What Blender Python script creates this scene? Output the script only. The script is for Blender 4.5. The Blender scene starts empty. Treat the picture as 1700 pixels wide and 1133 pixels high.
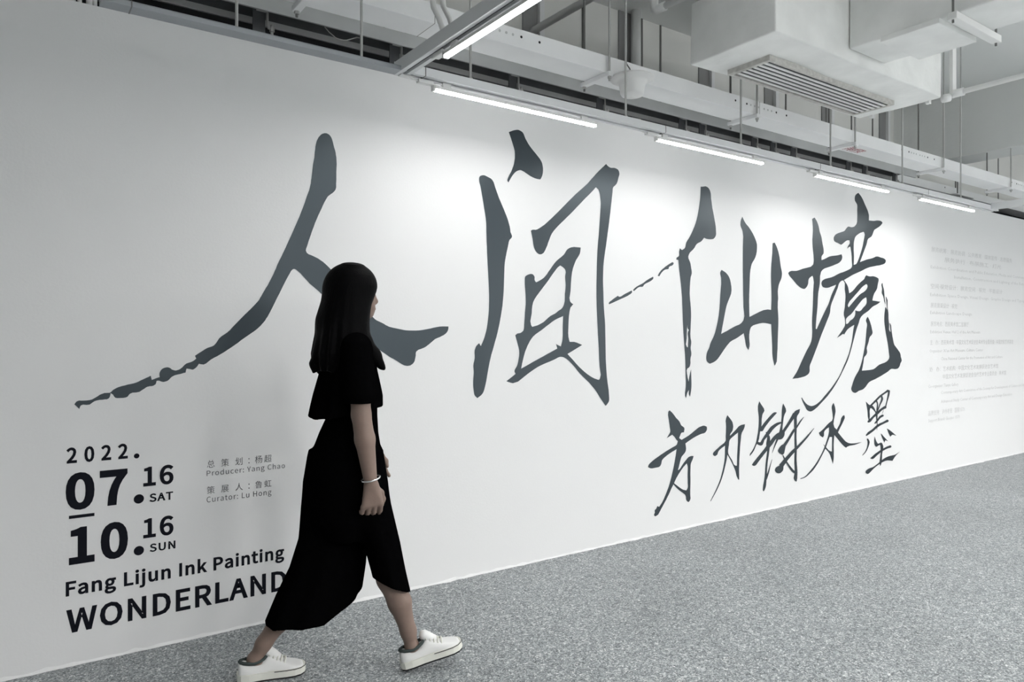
import bpy, bmesh, math, random
import numpy as np
from mathutils import Vector, Matrix

SC = bpy.context.scene
COL = SC.collection
R = math.radians

# ------------------------------------------------------------------ camera, world, exposure
cam_d = bpy.data.cameras.new('camera')
cam = bpy.data.objects.new('camera', cam_d)
COL.objects.link(cam)
cam.location = (0.0, -3.342, 1.30)
cam.rotation_euler = (R(90), 0, -(R(90) - math.atan2(1700, 1200)))
cam_d.sensor_width = 36.0
cam_d.lens = 36.0 * 1200 / 1700
cam_d.shift_y = -5.5 / 1700
cam_d.clip_start = 0.05
SC.camera = cam

world = bpy.data.worlds.new('world')
SC.world = world
world.use_nodes = True
world.node_tree.nodes['Background'].inputs[0].default_value = (0.6, 0.64, 0.68, 1)
world.node_tree.nodes['Background'].inputs[1].default_value = 0.02

SC.view_settings.view_transform = 'Standard'
SC.view_settings.look = 'None'
SC.view_settings.exposure = 0.80
SC.view_settings.gamma = 1.0
SC.view_settings.use_curve_mapping = False
SC.cycles.max_bounces = 10
SC.cycles.diffuse_bounces = 8
SC.cycles.glossy_bounces = 4
SC.cycles.sample_clamp_indirect = 6.0
SC.cycles.caustics_reflective = False
SC.cycles.use_denoising = True

TUBE_POWER = 62.0          # emission of the LED tubes over the wall
ROOM_FILL_POWER = 1080.0         # emission of the unseen tubes added to light the hall
ROW_FILL_POWER = 60.0          # emission of the unseen tubes added on the right cross track

# ------------------------------------------------------------------ materials
def mat(name, rgb, rough=0.6, spec=0.4, metal=0.0, bump=0.0, bscale=40.0, vary=0.0, vscale=3.0):
    m = bpy.data.materials.new(name)
    m.use_nodes = True
    nt = m.node_tree
    b = nt.nodes['Principled BSDF']
    b.inputs['Base Color'].default_value = (*rgb, 1)
    b.inputs['Roughness'].default_value = rough
    b.inputs['Specular IOR Level'].default_value = spec
    b.inputs['Metallic'].default_value = metal
    tc = nt.nodes.new('ShaderNodeTexCoord')
    if vary:
        n = nt.nodes.new('ShaderNodeTexNoise')
        n.inputs['Scale'].default_value = vscale
        n.inputs['Detail'].default_value = 6
        nt.links.new(tc.outputs['Object'], n.inputs['Vector'])
        r = nt.nodes.new('ShaderNodeMapRange')
        r.inputs[1].default_value = 0.3; r.inputs[2].default_value = 0.7
        r.inputs[3].default_value = 1 - vary; r.inputs[4].default_value = 1 + vary * 0.4
        nt.links.new(n.outputs['Fac'], r.inputs[0])
        mx = nt.nodes.new('ShaderNodeMix'); mx.data_type = 'RGBA'; mx.blend_type = 'MULTIPLY'
        mx.inputs[0].default_value = 1.0
        mx.inputs[6].default_value = (*rgb, 1)
        nt.links.new(r.outputs[0], mx.inputs[7])
        nt.links.new(mx.outputs[2], b.inputs['Base Color'])
    if bump:
        n2 = nt.nodes.new('ShaderNodeTexNoise')
        n2.inputs['Scale'].default_value = bscale
        n2.inputs['Detail'].default_value = 5
        nt.links.new(tc.outputs['Object'], n2.inputs['Vector'])
        bp = nt.nodes.new('ShaderNodeBump')
        bp.inputs['Strength'].default_value = bump
        bp.inputs['Distance'].default_value = 0.01
        nt.links.new(n2.outputs['Fac'], bp.inputs['Height'])
        nt.links.new(bp.outputs['Normal'], b.inputs['Normal'])
    return m

def glow(name, power, rgb=(1.0, 0.995, 0.985)):
    m = bpy.data.materials.new(name)
    m.use_nodes = True
    b = m.node_tree.nodes['Principled BSDF']
    b.inputs['Base Color'].default_value = (0.9, 0.9, 0.9, 1)
    b.inputs['Emission Color'].default_value = (*rgb, 1)
    b.inputs['Emission Strength'].default_value = power
    return m

def terrazzo():
    m = bpy.data.materials.new('grey_terrazzo')
    m.use_nodes = True
    nt = m.node_tree; L = nt.links
    b = nt.nodes['Principled BSDF']
    tc = nt.nodes.new('ShaderNodeTexCoord')
    def chips(scale, stops):
        v = nt.nodes.new('ShaderNodeTexVoronoi'); v.feature = 'F1'
        v.inputs['Scale'].default_value = scale
        L.new(tc.outputs['Object'], v.inputs['Vector'])
        s = nt.nodes.new('ShaderNodeSeparateColor')
        L.new(v.outputs['Color'], s.inputs[0])
        r = nt.nodes.new('ShaderNodeValToRGB')
        r.color_ramp.interpolation = 'LINEAR'
        e = r.color_ramp.elements
        while len(e) < len(stops): e.new(0.5)
        for el, (p, c) in zip(e, stops):
            el.position = p; el.color = (*c, 1)
        L.new(s.outputs[0], r.inputs[0])
        return r.outputs['Color'], s.outputs[1]
    c1, g1 = chips(210, [(0.0, (.012, .016, .018)), (0.22, (.09, .105, .11)), (0.60, (.28, .305, .315)), (0.88, (.46, .48, .485)), (1.0, (1.0, 1.0, .98))])
    c2, g2 = chips(95, [(0.0, (.03, .037, .041)), (0.4, (.20, .218, .228)), (0.9, (.38, .40, .41)), (1.0, (.85, .86, .85))])
    mx = nt.nodes.new('ShaderNodeMix'); mx.data_type = 'RGBA'
    mx.inputs[0].default_value = 0.35
    L.new(c1, mx.inputs[6]); L.new(c2, mx.inputs[7])
    n = nt.nodes.new('ShaderNodeTexNoise'); n.inputs['Scale'].default_value = 1.3; n.inputs['Detail'].default_value = 6
    L.new(tc.outputs['Object'], n.inputs['Vector'])
    r = nt.nodes.new('ShaderNodeMapRange')
    r.inputs[1].default_value = .3; r.inputs[2].default_value = .7; r.inputs[3].default_value = .9; r.inputs[4].default_value = 1.08
    L.new(n.outputs['Fac'], r.inputs[0])
    m2 = nt.nodes.new('ShaderNodeMix'); m2.data_type = 'RGBA'; m2.blend_type = 'MULTIPLY'; m2.inputs[0].default_value = 1
    L.new(mx.outputs[2], m2.inputs[6]); L.new(r.outputs[0], m2.inputs[7])
    L.new(m2.outputs[2], b.inputs['Base Color'])
    b.inputs['Roughness'].default_value = 0.42
    b.inputs['Specular IOR Level'].default_value = 0.5
    return m

M = dict(
    wall=mat('white_wall_paint', (.80, .80, .80), .62, .3, bump=.05, bscale=90),
    hall=mat('hall_paint', (.30, .30, .30), .8, .2),
    ceil=mat('ceiling_paint', (.76, .77, .76), .85, .2, bump=.1, bscale=30),
    panel=mat('upper_wall_panel', (.80, .80, .775), .8, .2, vary=.06, vscale=1.2),
    panel_dark=mat('dark_panel_strip', (.30, .30, .30), .8, .2),
    void=mat('unpainted_void', (.018, .018, .02), .9, .1),  # near-black colour stands in for the shade behind the partition
    floor=terrazzo(),
    ink=mat('black_vinyl', (.004, .009, .014), .42, .8),
    print=mat('black_print', (.006, .007, .012), .6, .1),
    thin=mat('dark_grey_print', (.05, .055, .065), .6, .3),
    pale=mat('pale_grey_print', (.60, .60, .60), .6, .3),
    track=mat('track_paint', (.72, .73, .74), .5, .4),
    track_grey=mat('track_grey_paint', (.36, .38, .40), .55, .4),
    slot=mat('black_slot', (.01, .01, .012), .6, .3),
    tray=mat('tray_paint', (.84, .845, .85), .55, .4, vary=.04, vscale=4),
    steel=mat('grey_steel', (.56, .57, .57), .5, .4, metal=.2, vary=.12, vscale=3),
    steel_dark=mat('dark_steel', (.10, .105, .11), .5, .4, metal=.3, vary=.2, vscale=9),
    rod=mat('galvanised_rod', (.48, .48, .47), .45, .5, metal=.4),
    rod_dark=mat('dark_rod', (.16, .16, .155), .5, .4),
    wrap=mat('white_duct_wrap', (.87, .875, .86), .75, .3, bump=.5, bscale=9, vary=.10, vscale=4),
    dust=mat('dusty_edge', (.60, .59, .56), .85, .2, bump=.4, bscale=120, vary=.2, vscale=30),
    grille_dark=mat('grille_dark', (.08, .085, .09), .8, .2),
    plastic=mat('white_plastic', (.78, .78, .77), .45, .4),
    pipe=mat('white_pipe', (.84, .845, .84), .4, .4),
    red=mat('red_print', (.35, .03, .05), .6, .3),
    skin=mat('skin', (.225, .160, .130), .55, .35, bump=.05, bscale=160, vary=.06, vscale=30),
    hair=mat('black_hair', (.0022, .0022, .0025), .55, .03),
    cloth=mat('black_cloth', (.0018, .0018, .002), .95, .0, bump=.15, bscale=60),
    canvas=mat('white_canvas', (.76, .76, .75), .8, .2, bump=.1, bscale=300),
    rubber=mat('cream_rubber', (.72, .72, .66), .6, .3),
    rubber_dark=mat('black_rubber', (.012, .012, .013), .7, .3),
    sock=mat('dark_green_grey_lining', (.055, .068, .066), .9, .1),
    silver=mat('silver', (.80, .80, .79), .25, .5, metal=.9),
    eye=mat('eye_white', (.6, .58, .56), .3, .4), iris=mat('dark_iris', (.02, .012, .01), .2, .5), lip=mat('lips', (.30, .11, .10), .5, .3),
)
M['ink'].node_tree.nodes['Principled BSDF'].inputs['Specular Tint'].default_value = (.80, .93, 1.0, 1)
M['red_dark'] = mat('dark_red_paint', (.10, .012, .018), .6, .3)
M['tube_flank'] = glow('led_diffuser_flank', 18.0)
M['flank_dim'] = glow('led_diffuser_flank_hall', 4.0)  # weak flanks of the added, unseen tubes
M['tube'] = glow('led_tube_light', TUBE_POWER)
M['tube_room'] = glow('led_tube_light_hall', ROOM_FILL_POWER)
M['uplight'] = glow('led_uplight', 160.0)  # added glow that brightens the ceiling zone
M['tube_row'] = glow('led_tube_light_row', ROW_FILL_POWER)

# hair strands: fine wave running down the hair
_nt = M['hair'].node_tree
_w = _nt.nodes.new('ShaderNodeTexNoise'); _w.inputs['Scale'].default_value = 1.0; _w.inputs['Detail'].default_value = 3
_mp = _nt.nodes.new('ShaderNodeMapping'); _mp.inputs['Scale'].default_value = (260, 260, 6)
_tc = _nt.nodes.new('ShaderNodeTexCoord')
_bp = _nt.nodes.new('ShaderNodeBump'); _bp.inputs['Strength'].default_value = .5; _bp.inputs['Distance'].default_value = .004
_nt.links.new(_tc.outputs['Object'], _mp.inputs[0]); _nt.links.new(_mp.outputs[0], _w.inputs['Vector'])
_nt.links.new(_w.outputs['Fac'], _bp.inputs['Height'])
_nt.links.new(_bp.outputs['Normal'], _nt.nodes['Principled BSDF'].inputs['Normal'])

# ------------------------------------------------------------------ building helpers
def tag(o, label=None, cat=None, group=None, kind=None):
    if label: o['label'] = label
    if cat: o['category'] = cat
    if group: o['group'] = group
    if kind: o['kind'] = kind
    return o

def thing(name, loc, label, cat, group=None):
    o = bpy.data.objects.new(name, None)
    o.empty_display_size = .1
    COL.objects.link(o)
    o.location = loc
    return tag(o, label, cat, group)

def base(o):
    v = Vector((0, 0, 0))
    while o is not None:
        v += o.location
        o = o.parent
    return v

def link(name, verts, faces, m, parent=None, smooth=False, origin=None):
    """one mesh object; verts are world coordinates"""
    off = base(parent) if parent is not None else Vector(origin or (0, 0, 0))
    me = bpy.data.meshes.new(name)
    me.from_pydata([(v[0] - off.x, v[1] - off.y, v[2] - off.z) for v in verts], [], faces)
    me.materials.append(m)
    if smooth:
        me.polygons.foreach_set('use_smooth', [True] * len(me.polygons))
    me.update()
    o = bpy.data.objects.new(name, me)
    COL.objects.link(o)
    if parent is not None: o.parent = parent
    else: o.location = off
    return o

class MB:
    def __init__(s): s.v = []; s.f = []
    def add(s, vs, fs):
        n = len(s.v); s.v += [tuple(q) for q in vs]; s.f += [tuple(i + n for i in f) for f in fs]; return s
    def box(s, x0, x1, y0, y1, z0, z1):
        if x0 > x1: x0, x1 = x1, x0
        if y0 > y1: y0, y1 = y1, y0
        if z0 > z1: z0, z1 = z1, z0
        return s.add([(x0, y0, z0), (x1, y0, z0), (x1, y1, z0), (x0, y1, z0), (x0, y0, z1), (x1, y0, z1), (x1, y1, z1), (x0, y1, z1)],
                     [(3, 2, 1, 0), (4, 5, 6, 7), (0, 1, 5, 4), (1, 2, 6, 5), (2, 3, 7, 6), (3, 0, 4, 7)])
    def tube(s, pts, r, n=10, cap=True):
        """round tube through points; r a number or one per point"""
        P = [Vector(p) for p in pts]; k = len(P)
        rr = r if isinstance(r, (list, tuple)) else [r] * k
        T = []
        for i in range(k):
            t = (P[min(i + 1, k - 1)] - P[max(i - 1, 0)]).normalized(); T.append(t)
        u = T[0].orthogonal().normalized(); vs = []
        for i in range(k):
            u = (u - T[i] * u.dot(T[i])).normalized(); w = T[i].cross(u)
            for j in range(n):
                a = 2 * math.pi * j / n
                vs.append(P[i] + (u * math.cos(a) + w * math.sin(a)) * rr[i])
        fs = [(i * n + j, i * n + (j + 1) % n, (i + 1) * n + (j + 1) % n, (i + 1) * n + j) for i in range(k - 1) for j in range(n)]
        if cap: fs += [tuple(range(n - 1, -1, -1)), tuple((k - 1) * n + j for j in range(n))]
        return s.add(vs, fs)
    def lathe(s, c, prof, n=28):
        """profile of (radius, z) round a vertical axis at c"""
        k = len(prof)
        vs = [(c[0] + r * math.cos(2 * math.pi * j / n), c[1] + r * math.sin(2 * math.pi * j / n), z) for r, z in prof for j in range(n)]
        fs = [(i * n + j, i * n + (j + 1) % n, (i + 1) * n + (j + 1) % n, (i + 1) * n + j) for i in range(k - 1) for j in range(n)]
        return s.add(vs, fs)
    def extrude_x(s, prof, x0, x1):
        """closed (y, z) outline pulled along X"""
        n = len(prof)
        vs = [(x0, y, z) for y, z in prof] + [(x1, y, z) for y, z in prof]
        return s.add(vs, [(i, (i + 1) % n, n + (i + 1) % n, n + i) for i in range(n)] + [tuple(range(n - 1, -1, -1)), tuple(range(n, 2 * n))])
    def build(s, name, m, parent=None, bevel=0.0, smooth=False, origin=None):
        o = link(name, s.v, s.f, m, parent, smooth, origin)
        if bevel:
            md = o.modifiers.new('bevel', 'BEVEL'); md.width = bevel; md.segments = 2; md.limit_method = 'ANGLE'
        return o

def copy_tree(o, parent=None):
    c = o.copy(); COL.objects.link(c)
    if parent is not None: c.parent = parent
    for ch in list(o.children): copy_tree(ch, c)
    return c

def structure(mb, name, m, **k):
    return tag(mb.build(name, m, **k), kind='structure')

# ------------------------------------------------------------------ the setting
WALL_TOP = 2.636
CEIL = 3.80
structure(MB().box(-4, 16, -7, 2.0, -.12, 0), 'floor', M['floor'])
structure(MB().box(-4, 16, -7, 2.0, CEIL, CEIL + .12), 'ceiling', M['ceil'])
structure(MB().box(-4, 14.5, 0, .10, 0, WALL_TOP), 'wall_back', M['wall'])
structure(MB().box(-4.1, -4, -7, 2.0, 0, CEIL), 'wall_left', M['hall'])
structure(MB().box(16, 16.1, -7, 2.0, 0, CEIL), 'wall_right', M['wall'])
structure(MB().box(-4, 16, -7.1, -7, 0, CEIL), 'wall_front', M['hall'])
structure(MB().box(-4, 16, .78, .86, 0, 3.10), 'wall_void', M['void'])  # shade painted in: black backing keeps the gap above the partition dark
structure(MB().box(-4, 16, .70, .86, 3.10, CEIL), 'wall_upper', M['panel'])
# seams, dark recessed strips and pale posts of the upper wall
k = 1
for x in (-.4, .75, 1.9, 3.487, 4.095, 4.305, 5.174, 5.979, 7.101, 7.509, 9.4, 10.6, 11.8, 13):
    structure(MB().box(x - .007, x + .007, .692, .705, 3.10, CEIL), 'trim_%d' % k, M['rod_dark']); k += 1
for x in (.2, 1.3, 2.1, 3.0, 3.905, 4.82, 5.713, 6.623, 7.70):
    structure(MB().box(x - .062, x + .062, .688, .703, 3.10, CEIL), 'trim_%d' % k, M['panel_dark']); k += 1
    structure(MB().box(x + .064, x + .105, .66, .703, 3.10, CEIL), 'trim_%d' % k, M['tray']); k += 1
# downstand beam across the hall
structure(MB().box(7.95, 8.34, -7, .70, 3.137, CEIL), 'beam', M['ceil'], bevel=.006)
structure(MB().box(.1645, .1665, -.0008, .0, .05, .50), 'trim_%d' % k, M['wall'])
# rough plaster line where the wall meets the floor
random.seed(5)
vs = []; fs = []; n = 420
for i in range(n + 1):
    x = -4 + 18.5 * i / n
    d = .004 + .006 * random.random() + (.008 if random.random() < .05 else 0)
    h = .006 + .012 * random.random()
    vs += [(x, -.0005, 0), (x, -d, .0008), (x, -d * .6, h * .5), (x, -.0005, h)]
for i in range(n):
    for j in range(3):
        a = i * 4 + j; fs.append((a, a + 1, a + 5, a + 4))
tag(link('baseboard_back', vs, fs, M['wall']), kind='structure')

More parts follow.
